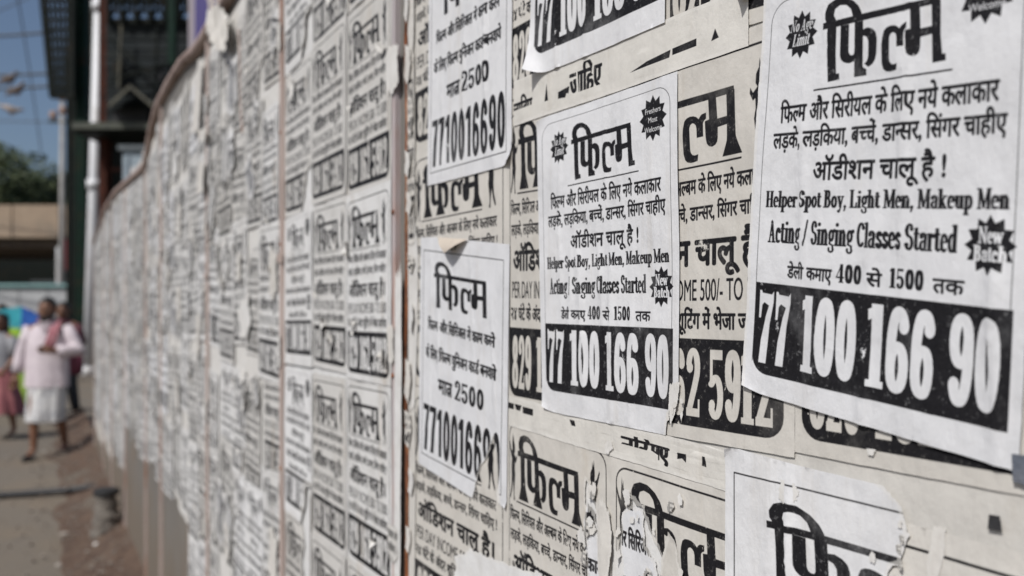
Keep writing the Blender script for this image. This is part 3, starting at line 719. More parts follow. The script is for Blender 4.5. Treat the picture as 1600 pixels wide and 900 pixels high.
# folded flap on the second card poster: the paper's brownish back, hanging forward
m_back = paper('brown_paper_back', None, (.50, .44, .37), (.50, .44, .37), .2, .5)
def flap(parent, A, Bp, Cc, out, mat, name='folded_flap'):
    c = parent.location; P = []
    a, b, t = W(*A, .0045), W(*Bp, .0045), W(*Cc, .0045+out)
    n = 6; vs = []; fs = []
    for i in range(n+1):
        for j in range(n+1-i):
            u, v = i/n, j/n
            q = a*(1-u-v) + b*u + t*v + nW*(-.003*math.sin(PI*v))
            vs.append(Matrix.Rotation(-WRZ, 4, 'Z') @ (q-c))
    idx = {}; k = 0
    for i in range(n+1):
        for j in range(n+1-i): idx[i, j] = k; k += 1
    for i in range(n):
        for j in range(n-i):
            fs.append((idx[i, j], idx[i+1, j], idx[i, j+1]))
            if j < n-i-1: fs.append((idx[i+1, j], idx[i+1, j+1], idx[i, j+1]))
    return MB().add(vs, fs).build(name, mat, parent, smooth=True)
flap(p4, (1.0504, 1.6006), (0.9609, 1.5913), (1.004, 1.5768), .012, m_back)
# curled rag that hangs over the dark number band at the top right
sheet('paper_scrap', 'small white curled paper tongue casting a pointed shadow near the top right', 'paper',
      [(0.4999, 1.7472), (0.4758, 1.7449), (0.4745, 1.7249), (0.4985, 1.7304)], m_blank, .0026, G_SC, seed=61, outline=[(0,0),(1,0),(.9,.6),(.5,1),(.2,.6)], curls=[(.5,.35,0,1,.008,.0045)], cell=.0015)
# ---- torn scraps
def scrap(label, px, mat, off=.0022, seed=0, **kw):
    xs = [p[0] for p in px]; ys = [p[1] for p in px]
    s0, s1, h0, h1 = max(xs), min(xs), max(ys), min(ys)     # s falls to the right
    ol = [((s0-p[0])/(s0-s1), (h0-p[1])/(h0-h1)) for p in px]
    return sheet('paper_scrap', label, 'paper', [(s0, h0), (s1, h0), (s1, h1), (s0, h1)], mat, off, G_SC, outline=ol, torn='all', seed=seed, amp=kw.pop('amp', .03), cell=kw.pop('cell', .004), **kw)
scrap('ragged white paper patch ripped beside the dancer figure at the bottom', [(0.6987, 1.3205), (0.6866, 1.3138), (0.6802, 1.2851), (0.6728, 1.2542), (0.6676, 1.229), (0.6943, 1.2272), (0.7009, 1.2742), (0.7054, 1.3008)], m_card, .0016, 71, uvwin=(.62, .18, .14, .32))
scrap('ragged white paper patch below the left dancer of the badly ripped poster', [(0.6424, 1.3226), (0.6279, 1.3323), (0.6111, 1.3288), (0.6075, 1.302), (0.5915, 1.2895), (0.5829, 1.2488), (0.6326, 1.2337), (0.6453, 1.2875)], m_card, .0017, 72, uvwin=(.30, .28, .35, .30))
scrap('tall white torn tongue crossing the large ripped title at the bottom', [(0.5727, 1.3228), (0.5645, 1.3172), (0.5612, 1.2971), (0.554, 1.2575), (0.5915, 1.2462), (0.5846, 1.2912), (0.5786, 1.3114)], m_aud, .0018, 73, uvwin=(.35, .06, .2, .12), curls=[(.6,.2,.5,-1,.02,.003)])
scrap('white torn corner scrap at the lower end of the small casting poster', [(0.5727, 1.4423), (0.5596, 1.4453), (0.5612, 1.4301), (0.5661, 1.4176), (0.5711, 1.4097), (0.5744, 1.421)], m_blank, .0034, 74, amp=.05)
scrap('blank white torn sheet rising from the bottom edge beside the seam', [(0.9982, 1.1968), (0.9537, 1.2154), (0.9023, 1.2172), (0.8551, 1.2203), (0.7846, 1.2309), (0.7716, 1.1718), (1.0298, 1.1132), (1.006, 1.169)], m_blank, .0022, 75)
scrap('thin white paper strip hanging beside the ripped card poster', [(0.899, 1.5792), (0.8597, 1.575), (0.8612, 1.4506), (0.8627, 1.3502), (0.8673, 1.2834), (0.8861, 1.2841), (0.8893, 1.2938), (0.8767, 1.3193), (0.8814, 1.4497)], m_blank, .0022, 76, amp=.02)
scrap('crumpled cream paper ridge between the two ripped audition posters', [(0.6802, 1.321), (0.6696, 1.3302), (0.6593, 1.3192), (0.6553, 1.2909), (0.6593, 1.2607), (0.6717, 1.2456), (0.6781, 1.2796)], m_blank_cream, .0018, 77, wr=.003, amp=.05)
scrap('white patch torn across the top line of the lower right card poster', [(0.4496, 1.3845), (0.4378, 1.3834), (0.4332, 1.3784), (0.4366, 1.3708), (0.446, 1.3672), (0.452, 1.3715)], m_blank, .0034, 78, amp=.06)
scrap('small white scab of paper on the dark band near the bottom right', [(0.3784, 1.4157), (0.3717, 1.4158), (0.3736, 1.4115), (0.3774, 1.4118)], m_blank, .0024, 79, amp=.08, cell=.002)
scrap('faint white paper film at the lower right', [(0.3318, 1.3765), (0.3244, 1.3773), (0.3252, 1.3609), (0.3293, 1.348), (0.3347, 1.3241), (0.3368, 1.3535)], m_blank_cream, .0016, 80)
#scrap('pale torn film of paper above the lower right card poster', [(0.3656, 1.3929), (0.3411, 1.395), (0.3165, 1.3906), (0.2993, 1.3859), (0.3012, 1.3802), (0.3285, 1.3809), (0.3587, 1.3832)], m_blank_cream, .0015, 81)
scrap('dark blue printed scrap at the right edge of the picture', [(0.2846, 1.4256), (0.2664, 1.4255), (0.2664, 1.4093), (0.2839, 1.4107)], M('dark_blue_print', (.10, .115, .145), (.14, .15, .175), 60), .0036, 82, amp=.02)
scrap('white paper piece left of the mid row beside the seam', [(1.164, 1.6267), (1.1397, 1.6442), (1.1256, 1.5807), (1.1279, 1.4742), (1.1397, 1.3665), (1.1616, 1.3644)], m_blank, .0022, 83)
scrap('black piece of a cut printed letter at the lower right', [(0.2979, 1.3904), (0.2917, 1.3906), (0.2906, 1.3825), (0.2986, 1.3822)], M('printing_ink', (.015, .015, .017), (.03, .03, .032), 90, .7), .0019, 89, amp=.01)
rsm = random.Random(91)
for i_, y_ in enumerate((-20, 70, 150, 235, 300, 395, 470, 560, 640, 730, 820)):
    x_ = 644+rsm.uniform(-4, 4); w_ = rsm.uniform(5, 10); h_ = rsm.uniform(28, 70)
    Zf = lambda x: 1363*WD/(math.cos(TH)*(x-70)); WF = lambda x, y: ((Zf(x)-WD*math.sin(TH))/math.cos(TH), 1.5+(491-y)/1363*Zf(x))
    scrap('peeling paper sliver beside the rusty seam, %s one from the top' % ['first', 'second', 'third', 'fourth', 'fifth', 'sixth', 'seventh', 'eighth', 'ninth', 'tenth', 'lowest'][i_],
          [WF(x_-w_*.4, y_), WF(x_+w_*.5, y_+6), WF(x_+w_*.7, y_+h_*.5), WF(x_+w_*.2, y_+h_), WF(x_-w_*.5, y_+h_*.8), WF(x_-w_*.3, y_+h_*.4)], (m_blank, m_blank_cream, m_aud)[i_ % 3], .0040, 500+i_, amp=.06, wr=.0018, uvwin=(.1, .3, .12, .3))
# scraps bridging the first seam, with letter pieces
scrap('cream torn strip pasted over the first seam, with letter pieces', [(1.1616, 1.863), (1.1397, 1.8646), (1.135, 1.7598), (1.1374, 1.5993), (1.1591, 1.5972), (1.169, 1.7296)], m_aud, .0030, 84, amp=.02)
scrap('long white torn strip down the first seam', [(1.1995, 1.557), (1.174, 1.5652), (1.174, 1.3632), (1.1765, 1.2159), (1.1816, 1.0487), (1.2047, 1.0414)], m_blank, .0085, 85, amp=.05)
scrap('narrow white strip at the top of the first seam', [(1.164, 2.0022), (1.1374, 2.0017), (1.1397, 1.8861), (1.1494, 1.8364), (1.1591, 1.8551)], m_blank_cream, .0034, 86, amp=.05)
scrap('white torn strip low on the first seam beside the rust', [(1.1567, 1.3649), (1.135, 1.367), (1.1326, 1.2603), (1.1397, 1.0799), (1.1591, 1.074)], m_blank_cream, .0030, 87, amp=.04)

scrap('crumpled cream paper wad hanging over the top rail', [(2.6973, 2.3926), (2.5248, 2.3617), (2.3972, 2.2947), (2.3799, 2.2284), (2.4504, 2.2096), (2.5635, 2.2503), (2.6865, 2.3286)], m_blank_cream, .022, 120, wr=.012, amp=.05, cell=.006, follow=False)
scrap('long cream torn strip hanging below the top rail, left of the cream wad', [(3.007, 2.333), (2.905, 2.3129), (2.9425, 2.203), (2.9939, 2.0992), (3.1586, 2.1186), (3.0742, 2.2321)], m_blank_cream, .014, 121, wr=.003, amp=.04, cell=.008, follow=False)
scrap('cream paper stuck over the second far fence post', [(2.9299, 2.0873), (2.7861, 2.0705), (2.7976, 2.0294), (2.9425, 2.0587)], m_blank_cream, .020, 122, wr=.004, amp=.05, cell=.006, follow=False)
scrap('pale torn paper piece on the second far fence post at mid height', [(2.9552, 1.9885), (2.8326, 1.9797), (2.8444, 1.8817), (2.968, 1.8886)], m_blank_cream, .020, 123, wr=.003, amp=.05, cell=.006, follow=False)
tag(MB().tube([W(POSTS[1]+.48, 2.25, .008), W(POSTS[1]+.47, 2.17, .006), W(POSTS[1]+.46, 2.05, .006), W(POSTS[1]+.44, 1.97, .006)], .0035, 6).build('cord', m_rail), 'thin rusty cord hanging down the posters from the top rail', 'cord')
rbt = random.Random(77); bits = MB()
for i in range(150):
    s_ = rbt.uniform(1.25, 8.3); h_ = rbt.uniform(.75, 2.2); r_ = rbt.uniform(.008, .024); c_ = W(s_, h_, .006); n_ = rbt.choice((5, 6, 7)); vs = []
    for k in range(n_):
        a = 2*PI*k/n_; q = r_*rbt.uniform(.4, 1.2)
        vs.append(c_ - dW*q*math.cos(a)*.8 + Vector((0, 0, q*math.sin(a)*1.3)) - nW*rbt.uniform(0, .012))
    bits.add(vs + [c_ - nW*.004], [(k, (k+1) % n_, n_) for k in range(n_)])
tag(bits.build('paper_bits', m_blank), 'small torn bits of white paper left stuck all over the far posters', 'paper bits', kind='stuff')
# pieces of other posters stuck over the far rows, and flakes around the worst rips
PM = []
for i_, (mt_, uw_) in enumerate(((m_aud_far, (.05, .05, .5, .3)), (m_cast_far, (.1, .68, .6, .28)), (m_card, (.05, .68, .6, .3)), (m_aud_far, (.4, .4, .5, .35)), (m_blank, None), (m_cast_far, (.2, .03, .6, .24)), (m_blank_cream, None))):
    w_, h_ = rbt.uniform(.07, .13), rbt.uniform(.08, .16)
    PM.append(sheet_mesh('poster_piece', [(w_/2, h_/2), (-w_/2, h_/2), (-w_/2, -h_/2), (w_/2, -h_/2)], mt_, 0, outline=[(0, .15), (.3, 0), (.65, .12), (1, .02), (.9, .4), (1, .75), (.7, .86), (.55, 1), (.3, .82), (.05, .9), (.12, .5)], torn='all', amp=.07, seed=300+i_, cell=.014, wr=.002, follow=False, uvwin=uw_)[0])
for i_ in range(110):
    s_ = 1.95 + 6.2*rbt.random()**1.3; h_ = rbt.uniform(.85, 2.2) if s_ < 3 else rbt.uniform(1.0, 2.15)
    o = bpy.data.objects.new('poster_piece', PM[rbt.randrange(len(PM))]); COL.objects.link(o)
    o.location = W(s_, h_, .0075+.0015*rbt.random()); o.rotation_euler = (0, rbt.uniform(-.5, .5), WRZ); k_ = rbt.uniform(.7, 1.5); o.scale = (k_, 1, k_)
    PANELN = ['second', 'third', 'fourth', 'fifth', 'sixth', 'seventh', 'eighth', 'last']
    tag(o, 'ragged poster piece over the far posters, %s, on the %s panel' % (['low down', 'below eye level', 'at eye level', 'above eye level', 'near the top'][min(4, int((h_-.85)/.28))], PANELN[max(k2 for k2 in range(8) if POSTS[k2] <= s_)]), 'paper', 'ragged poster pieces over the far posters')
for i_ in range(34):
    cx, cy = (rbt.uniform(915, 960), rbt.uniform(700, 905)) if i_ % 3 == 0 else ((rbt.uniform(968, 1075), rbt.uniform(770, 905)) if i_ % 3 == 1 else (rbt.uniform(1048, 1075), rbt.uniform(585, 680)) if i_ % 2 else (rbt.uniform(1360, 1420), rbt.uniform(745, 900)))
    r_ = rbt.uniform(4, 11); pp = []
    for k in range(7):
        a = 2*PI*k/7; q = r_*rbt.uniform(.4, 1.3); pp.append((cx+q*math.cos(a)*.7, cy+q*math.sin(a)*1.5))
    Zf = lambda x: 1363*WD/(math.cos(TH)*(x-70))
    P2_ = [((Zf(x)-WD*math.sin(TH))/math.cos(TH), 1.5+(491-y)/1363*Zf(x)) for x, y in pp]
    s1, s0_, h0_, h1_ = min(p[0] for p in P2_), max(p[0] for p in P2_), max(p[1] for p in P2_), min(p[1] for p in P2_)
    ol = [((s0_-p[0])/(s0_-s1), (h0_-p[1])/(h0_-h1_)) for p in P2_]
    sheet('paper_flake', 'tiny ragged flake of torn paper ' + ('on the bottom poster with the ripped dancer' if i_ % 3 == 0 else 'on the badly ripped poster at the bottom' if i_ % 3 == 1 else 'at the torn corner of the small casting poster' if i_ % 2 else 'along the torn side of the lower right card'), 'paper', [(s0_, h0_), (s1, h0_), (s1, h1_), (s0_, h1_)], (m_blank, m_blank_cream, m_aud, m_blank)[i_ % 4], .0030, 'tiny flakes of torn paper', outline=ol, torn='all', seed=400+i_, amp=.09, cell=.003, wr=.0012, uvwin=(.3, .1, .12, .12))
HN = ['near the foot', 'below eye level', 'at eye level', 'above eye level', 'near the top']
for pi_, ps_ in enumerate(POSTS[:4]):
    for q_ in range(5):
        if (pi_*3+q_*2) % 4 == 1: continue
        h_ = .9+.3*q_+rbt.uniform(-.08, .08); w1, w2, hh = rbt.uniform(.012, .035), rbt.uniform(.005, .03), rbt.uniform(.03, .11)
        me, c = sheet_mesh('paper_scrap', [(ps_+w1, h_+hh/2), (ps_-w2, h_+hh/2), (ps_-w2, h_-hh/2), (ps_+w1, h_-hh/2)], (m_blank, m_aud_far, m_blank_cream)[(pi_+q_) % 3], .0135 if pi_ else .0085,
            outline=[(0, .1), (.4, 0), (1, .08), (.9, .45), (1, .8), (.5, 1), (.1, .85), (0, .5)], torn='all', amp=.09, seed=200+pi_*7+q_, cell=.006, wr=.0016, follow=False, uvwin=(.2, .3, .2, .2))
        o = bpy.data.objects.new('paper_scrap', me); COL.objects.link(o); o.location = W(*c); o.rotation_euler = (0, 0, WRZ)
        tag(o, 'torn paper pasted over the %s fence post from the right, %s' % (['first', 'second', 'third', 'fourth'][pi_], HN[q_]), 'paper', 'scraps stuck over the fence posts')
# ---- far posters: rows and columns of older sheets, copies of a few ripped variants
WID, HEI = .1925, .3065
ROW_H = [1.5 + .519*1.57, 1.5 + .519*.98, 1.5 + .519*.39, 1.5 - .519*.2, 1.5 - .519*.8, 1.5 - .519*1.39, 1.5 - .519*1.98]
def variant(mat, seed, ol=None, torn=()):
    C = [(WID/2, HEI/2), (-WID/2, HEI/2), (-WID/2, -HEI/2), (WID/2, -HEI/2)]
    me, c = sheet_mesh('audition_poster', C, mat, 0, outline=ol, torn=torn, amp=.03, seed=seed, cell=.028, wr=.0012, follow=False)
    return me
RIPS = [(None, ()),
        ([(0,0),(1,0),(1,.7),(.8,.75),(.72,.9),(.6,1),(0,1)], (2,3,4)),
        ([(0,.2),(.15,.16),(.3,.05),(.5,0),(1,0),(1,1),(0,1)], (0,1,2)),
        ([(0,0),(1,0),(1,1),(.55,1),(.45,.75),(.25,.7),(.1,.6),(0,.62)], (3,4,5,6)),
        ([(0,0),(.6,0),(.7,.12),(.62,.3),(.8,.42),(1,.5),(1,1),(.1,1),(0,.8)], (1,2,3,4,7))]
VARS = [variant(m_aud_far, 90+i, ol, t) for i, (ol, t) in enumerate(RIPS)] + [variant(m_cast_far, 97, None, ()), variant(m_cast_far, 98, RIPS[1][0], RIPS[1][1])]
VC = [variant(m_card, 99, RIPS[2][0], RIPS[2][1])]
far_back = MB()
posts_all = POSTS + [WALL_END]
PANELN = ['second', 'third', 'fourth', 'fifth', 'sixth', 'seventh', 'eighth', 'last']
ROWN = ['topmost', 'second', 'third', 'fourth', 'fifth', 'lowest']
COLN = ['first', 'second', 'third', 'fourth', 'fifth', 'sixth', 'seventh', 'eighth', 'ninth', 'tenth', 'eleventh']
rf = random.Random(3)
for pi in range(len(posts_all)-1):
    a, b = posts_all[pi]+.012, posts_all[pi+1]-.012
    n = max(1, round((b-a)/WID)); sw = (b-a)/n
    # glued-on grey underlayer of paper, ragged at its foot
    foot = 0.62 if pi else .3
    ol = [(0, .0), (1, 0), (1, 1), (.75, .985), (.5, 1.0), (.2, .97), (0, 1)]
    hb = {0: .35, 1: .5, 2: .73, 3: .80, 4: .84, 5: .42, 6: .32, 7: .3}[pi]
    hb2 = {0: .35, 1: .62, 2: .76, 3: .82, 4: .86, 5: .62, 6: .40, 7: .32}[pi]
    sheet('paper_backing', 'grey layer of old paper on the %s fence panel from the right' % PANELN[pi], 'paper',
          [(b, 2.33), (a, 2.33), (a, hb), (b, hb2)], m_blank_cream if pi > 2 else m_blank, .0012, seed=110+pi, outline=ol, torn=(2, 3, 4, 5), amp=.02, cell=.09, follow=False)
    for c in range(n):
        s = a + sw*(c+.5)
        for r in range(6 if pi < 2 or pi >= 5 or (pi == 2 and c < 2) else 5):
            hc = (ROW_H[r]+ROW_H[r+1])/2
            me = rf.choice(([VARS[0]]*4 if pi < 2 else [VARS[0], VC[0]]) + VARS[1:]) if not (pi == 0 and c < 2) else (VARS[0] if r != 4 else VARS[1])
            o = bpy.data.objects.new('audition_poster', me); COL.objects.link(o)
            if pi > 1 and r >= 4: me = VARS[(1, 3, 6, 1)[(c*3+pi) % 4]]
            jit = .006 if pi == 0 else .05
            o.location = W(s + rf.uniform(-jit, jit)*.5, hc + rf.uniform(-jit, jit), .0030 + .0010*((c+r) % 3) + .0006*rf.random())
            o.rotation_euler = (0, rf.uniform(-.07, .07)*(.25 if pi == 0 else 1), WRZ)
            k_ = 1 if pi == 0 else rf.uniform(.88, 1.18)
            o.scale = (sw/WID*k_, 1, k_)
            tag(o, 'blurred grey audition poster, %s row, %s column past the %s fence post from the right' % (ROWN[r], COLN[c], ['first', 'second', 'third', 'fourth', 'fifth', 'sixth', 'seventh', 'eighth'][pi]), 'poster', 'blurred posters along the far fence')

# ---------------------------------------------------------------- ground
def ground_mat():
    m, nt, p = mat_new('dusty_road')
    g = tex(nt, 40, 6, .7, src='World'); d = tex(nt, .9, 6, .65, (1, 1, 1), 'World'); d2 = tex(nt, 3.2, 6, .7, (1, .6, 1), 'World')
    col = mixc(nt, ramp(nt, g, .3, .7), (.128, .108, .086), (.16, .137, .108))
    col = mixc(nt, math_n(nt, 'MULTIPLY', ramp(nt, d, .45, .62), .7), col, (.165, .13, .092))
    col = mixc(nt, math_n(nt, 'MULTIPLY', ramp(nt, d2, .58, .7), .5), col, (.09, .08, .07))
    nt.links.new(col, p.inputs['Base Color']); p.inputs['Roughness'].default_value = .9
    bump(nt, p, tex(nt, 25, 6, .7, src='World'), .5, .02)
    return m
vs = [(-300, -60, 0), (300, -60, 0), (300, 700, 0), (-300, 700, 0)]
tag(MB().add(vs, [(0, 1, 2, 3)]).build('road', ground_mat()), kind='structure')
m_dirt = M('red_brown_dirt', (.115, .074, .050), (.07, .042, .029), 9, .95, 0, .8, .03, c=(.125, .105, .082), cs=2.2, src='World')
vs = []; fs = []; ns, nk = 150, 12
for i in range(ns+1):
    s = -1.5 + 15.5*i/ns
    for k in range(nk+1):
        t = k/nk; wob = noise.noise(Vector((s*1.3, 0, 5)))
        d = .0 + t*(.42+.2*wob)
        hgt = (.17+.05*noise.noise(Vector((s*.8, 3, 0))))*(1-t)**1.7 + .028*noise.noise(Vector((s*5, t*5, 1)))*(1-t)**.5 + .012*noise.noise(Vector((s*14, t*9, 7)))*(1-t) 
        vs.append(dW*s + nW*(WD-.0-d+.03) + Vector((0, 0, hgt if k < nk else -.01)))
for i in range(ns):
    for k in range(nk): fs.append((i*(nk+1)+k, (i+1)*(nk+1)+k, (i+1)*(nk+1)+k+1, i*(nk+1)+k+1))
tag(MB().add(vs, fs).build('dirt_bank', m_dirt, smooth=True), kind='structure')
# stones and grit along the wall foot
mb = MB(); rg = random.Random(12)
for i in range(420):
    s = 3.5+7.5*rg.random(); d = .04+abs(rg.gauss(0, .38)); r = rg.uniform(.006, .024)
    p = dW*s + nW*(WD-d); z = .2*max(0, 1-d/.62)**1.7
    n0 = [Vector((rg.uniform(.6, 1)*r*a, rg.uniform(.6, 1)*r*b, rg.uniform(.5, .8)*r*c)) for a, b, c in ((1,0,0),(0,1,0),(-1,0,0),(0,-1,0),(0,0,1),(0,0,-1))]
    mb.add([p+v+Vector((0, 0, z+r*.3)) for v in n0], [(0,1,4),(1,2,4),(2,3,4),(3,0,4),(1,0,5),(2,1,5),(3,2,5),(0,3,5)])
tag(mb.build('gravel', M('grit', (.22, .19, .16), (.14, .11, .09), 20, .9)), 'loose grit and small stones along the foot of the fence', 'gravel', kind='stuff')
# ---------------------------------------------------------------- things on the ground
m_conc = M('weathered_concrete', (.19, .17, .145), (.12, .105, .09), 14, .9, 0, .7, .01, c=(.09, .08, .07), cs=6)
m_black = M('black_rubber', (.012, .012, .013), (.02, .02, .02), 20, .6)
bl = empty('concrete_stub', (-2.66, 5.72, .06)); tag(bl, 'squat weathered concrete stub with a black cap at the foot of the fence', 'bollard')
mb = MB(); secs = []
for i in range(14):
    t = i/13; r = .105-.045*t+.006*math.sin(i*2.7)
    secs.append((.008*math.sin(i*1.9), .006*math.cos(i*1.3), -.05+.31*t, r, r*.92))
mb.ring(secs, 18).build('body', m_conc, bl, smooth=True)
MB().ring([(0, 0, .258, .074, .07), (0, 0, .262, .082, .078), (.002, 0, .292, .08, .075), (.0, 0, .30, .06, .056)], 18).build('cap', m_black, bl)
tag(MB().ball((-2.62, 5.50, .045), (.022, .02, .016)).build('pebble', M('white_stone', (.6, .58, .54), (.5, .48, .45), 30), smooth=True), 'small white pebble lying in front of the concrete stub', 'stone')
m_tubing = M('black_tubing', (.014, .015, .017), (.028, .028, .03), 30, .5)
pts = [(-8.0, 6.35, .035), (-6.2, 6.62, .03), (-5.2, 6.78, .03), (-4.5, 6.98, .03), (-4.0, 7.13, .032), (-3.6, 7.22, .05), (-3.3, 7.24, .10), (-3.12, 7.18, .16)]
tag(MB().tube(pts, .027, 10).build('tubing', m_tubing, smooth=True), 'thick black hose lying across the dusty road towards the fence', 'tubing')  # curved black tube laid along a dark band on the road
mb = MB(); rl = random.Random(31)
for i in range(60):
    Z_ = rl.uniform(5, 16); x_ = -Z_*.52 - rl.uniform(-.2, 1.6); r_ = rl.uniform(.012, .05); a0 = rl.uniform(0, 6)
    P_ = [(x_+r_*rl.uniform(.5, 1.2)*math.cos(a0+1.26*k), Z_+r_*rl.uniform(.5, 1.2)*math.sin(a0+1.26*k), .012+rl.uniform(0, .02)) for k in range(5)]
    mb.add(P_, [(0, 1, 2, 3, 4)])
tag(mb.build('litter', M('pale_litter', (.42, .39, .35), (.2, .17, .14), 3, .8)), 'flat scraps of pale litter scattered along the edge of the dusty road', 'litter', kind='stuff')
# ---------------------------------------------------------------- poles and wires
m_galv = M('pale_grey_pole_paint', (.74, .75, .76), (.66, .67, .69), 4, .45, 0, .1, .004, stretch=(1, 1, .3), c=(.5, .47, .44), cs=3)
pl = empty('lamp_pole', (-10.33, 21.3, -0.0)); tag(pl, 'tall pale grey metal pole with jointed sections beyond the end of the fence', 'pole')
a, b = Vector((0, 0, 0)), Vector((-10.048, 21.3, 10.111))-Vector((-10.33, 21.3, -0.0))
MB().tube([a, a+(b-a)*.40, b], [.15, .13, .115], 14).build('shaft', m_galv, pl, smooth=True)
for t in (.0, .45, .88):
    q = a+(b-a)*t; MB().tube([q, q+Vector((0, 0, .22))], .17, 14).build('collar', m_galv, pl, smooth=True)
m_ep = M('electric_pole_metal', (.34, .33, .31), (.26, .25, .24), 5, .6)
ep = empty('electric_pole', (-15.267, 29.6, 0.002)); tag(ep, 'thin electric pole with insulators and a short crossarm under the dark lattice', 'pole')
P0 = Vector((-15.267, 29.6, 0.002)); hp = (-15.245, 29.6, 8.688)[2]
MB().tube([(0, 0, 0), (0, 0, hp)], [.11, .07], 10).build('shaft', m_ep, ep, smooth=True)
m_ins = M('insulator_brown', (.40, .26, .2), (.3, .2, .15), 9, .4)
MB().box((0, 0, (-15.245, 29.6, 8.037)[2]), (.9, .08, .1)).build('crossarm', M('dark_arm', (.05, .06, .06)), ep)
for x, z in ((0, hp+.05), (.02, hp-.4), (-.3, (-15.245, 29.6, 8.124)[2]), (.3, (-15.245, 29.6, 8.124)[2])):
    MB().ring([(x, 0, z, .07, .07), (x, 0, z+.06, .15, .15), (x, 0, z+.12, .09, .09), (x, 0, z+.2, .14, .14), (x, 0, z+.27, .05, .05)], 10).build('insulator', m_ins, ep, smooth=True)
m_wire = M('wire', (.05, .055, .06), (.07, .07, .07), 5, .6)
def wire(label, A, B, sag, r=.035):
    A, B = Vector(A), Vector(B); pts = []
    for i in range(25):
        t = i/24; p = A.lerp(B, t); p.z -= sag*4*t*(1-t); pts.append(p)
    return tag(MB().tube(pts, r, 6).build('overhead_wire', m_wire, smooth=True), label, 'cable', 'overhead wires at the upper left')
wire('upper thick overhead wire running left from the dark lattice', (-21.482, 24.0, 9.793), (-12.607, 24.0, 9.265), .35, .035)
wire('middle overhead wire meeting the lower part of the dark lattice', (-21.482, 24.0, 8.737), (-12.502, 24.0, 8.138), .3, .034)
wire('lower overhead wire just under the middle one', (-21.482, 24.0, 8.297), (-12.502, 24.0, 7.786), .3, .034)
wire('thin overhead wire running down to the crossarm of the electric pole', (-26.494, 29.6, 9.774), (-15.267, 29.6, 8.037), .5, .016)
wire('thin steep cable sagging from the upper left towards the tree tops', (-14.917, 26.0, 12.011), (-21.541, 40.0, 8.573), -.3, .022)
wire('faint overhead wire rising towards the top left corner', (-22.01, 30.0, 10.986), (-15.957, 30.0, 12.747), .4, .018)
# pigeons perched on the wires
m_pig = M('pigeon_feathers', (.17, .13, .11), (.11, .09, .08), 20, .8)
m_pig2 = M('pale_pigeon_feathers', (.42, .36, .32), (.3, .25, .22), 20, .8)
def pigeon(label, loc, rz, mat, tilt):
    e = empty('pigeon', loc, rz); tag(e, label, 'bird', 'pigeons at the overhead wires')
    T = Matrix.Rotation(tilt, 4, 'Y')
    mb = MB()
    prof = [(-.21, .012, .0), (-.15, .03, .002), (-.10, .05, .004), (-.03, .072, 0), (.04, .078, -.002), (.09, .06, .012), (.115, .04, .035), (.13, .036, .055), (.155, .036, .062), (.175, .024, .06), (.185, .008, .057)]
    vs = []; n = 10
    for x, r, z in prof:
        for k in range(n): vs.append(T @ Vector((x, r*math.cos(2*PI*k/n), z+r*.85*math.sin(2*PI*k/n))))
    fs = [(i*n+k, i*n+(k+1) % n, (i+1)*n+(k+1) % n, (i+1)*n+k) for i in range(len(prof)-1) for k in range(n)]
    mb.add(vs, fs).build('body', mat, e, smooth=True)
    for sy in (-1, 1):
        wv = [T @ Vector(v) for v in ((.07, sy*.07, .02), (.0, sy*.088, .045), (-.12, sy*.06, .03), (-.2, sy*.03, .0), (-.08, sy*.085, -.02), (.03, sy*.092, -.03))]
        MB().add(wv, [(0, 1, 5), (1, 4, 5), (1, 2, 4), (2, 3, 4)]).build('wing', mat, e)
    MB().tube([T @ Vector((.183, 0, .057)), T @ Vector((.212, 0, .05))], [.009, .002], 6).build('beak', m_black, e)
    for sy in (-1, 1): MB().tube([T @ Vector((0, sy*.025, -.06)), Vector((.01, sy*.02, -.12))], .006, 5).build('leg', m_ins, e)
pigeon('brown pigeon, upper left one of the three at the wires', (-8.65, 15.0, 5.539), .3, m_pig, -.45)
pigeon('brown pigeon, right one of the three at the wires', (-8.518, 15.0, 5.352), .25, m_pig, -.5)
pigeon('pale pigeon, lowest of the three at the wires', (-8.617, 15.0, 5.022), .2, m_pig2, .35)
# ---------------------------------------------------------------- dark steel lattice and columns
m_dark = M('shade_dark_steel', (.009, .012, .011), (.014, .017, .015), 6, .6, 0, .2, .01, c=(.022, .02, .016), cs=2)  # these steel and column colours are darkened to carry shade
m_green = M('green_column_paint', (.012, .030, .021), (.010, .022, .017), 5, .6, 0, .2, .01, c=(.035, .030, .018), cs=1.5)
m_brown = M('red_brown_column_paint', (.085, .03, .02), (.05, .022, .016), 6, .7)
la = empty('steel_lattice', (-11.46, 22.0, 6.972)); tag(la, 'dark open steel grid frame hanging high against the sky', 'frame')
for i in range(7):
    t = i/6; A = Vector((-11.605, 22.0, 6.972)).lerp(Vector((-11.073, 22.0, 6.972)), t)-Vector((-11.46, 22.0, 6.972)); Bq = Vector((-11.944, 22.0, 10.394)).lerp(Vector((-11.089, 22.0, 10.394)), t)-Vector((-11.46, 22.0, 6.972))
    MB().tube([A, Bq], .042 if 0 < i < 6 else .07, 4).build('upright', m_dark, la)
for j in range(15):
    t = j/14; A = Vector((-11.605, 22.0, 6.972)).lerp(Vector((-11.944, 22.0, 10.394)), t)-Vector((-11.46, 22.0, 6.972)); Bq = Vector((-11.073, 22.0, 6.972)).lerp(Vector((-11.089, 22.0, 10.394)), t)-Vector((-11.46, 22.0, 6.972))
    MB().tube([A, Bq], .055, 4).build('crossbar', m_dark, la)
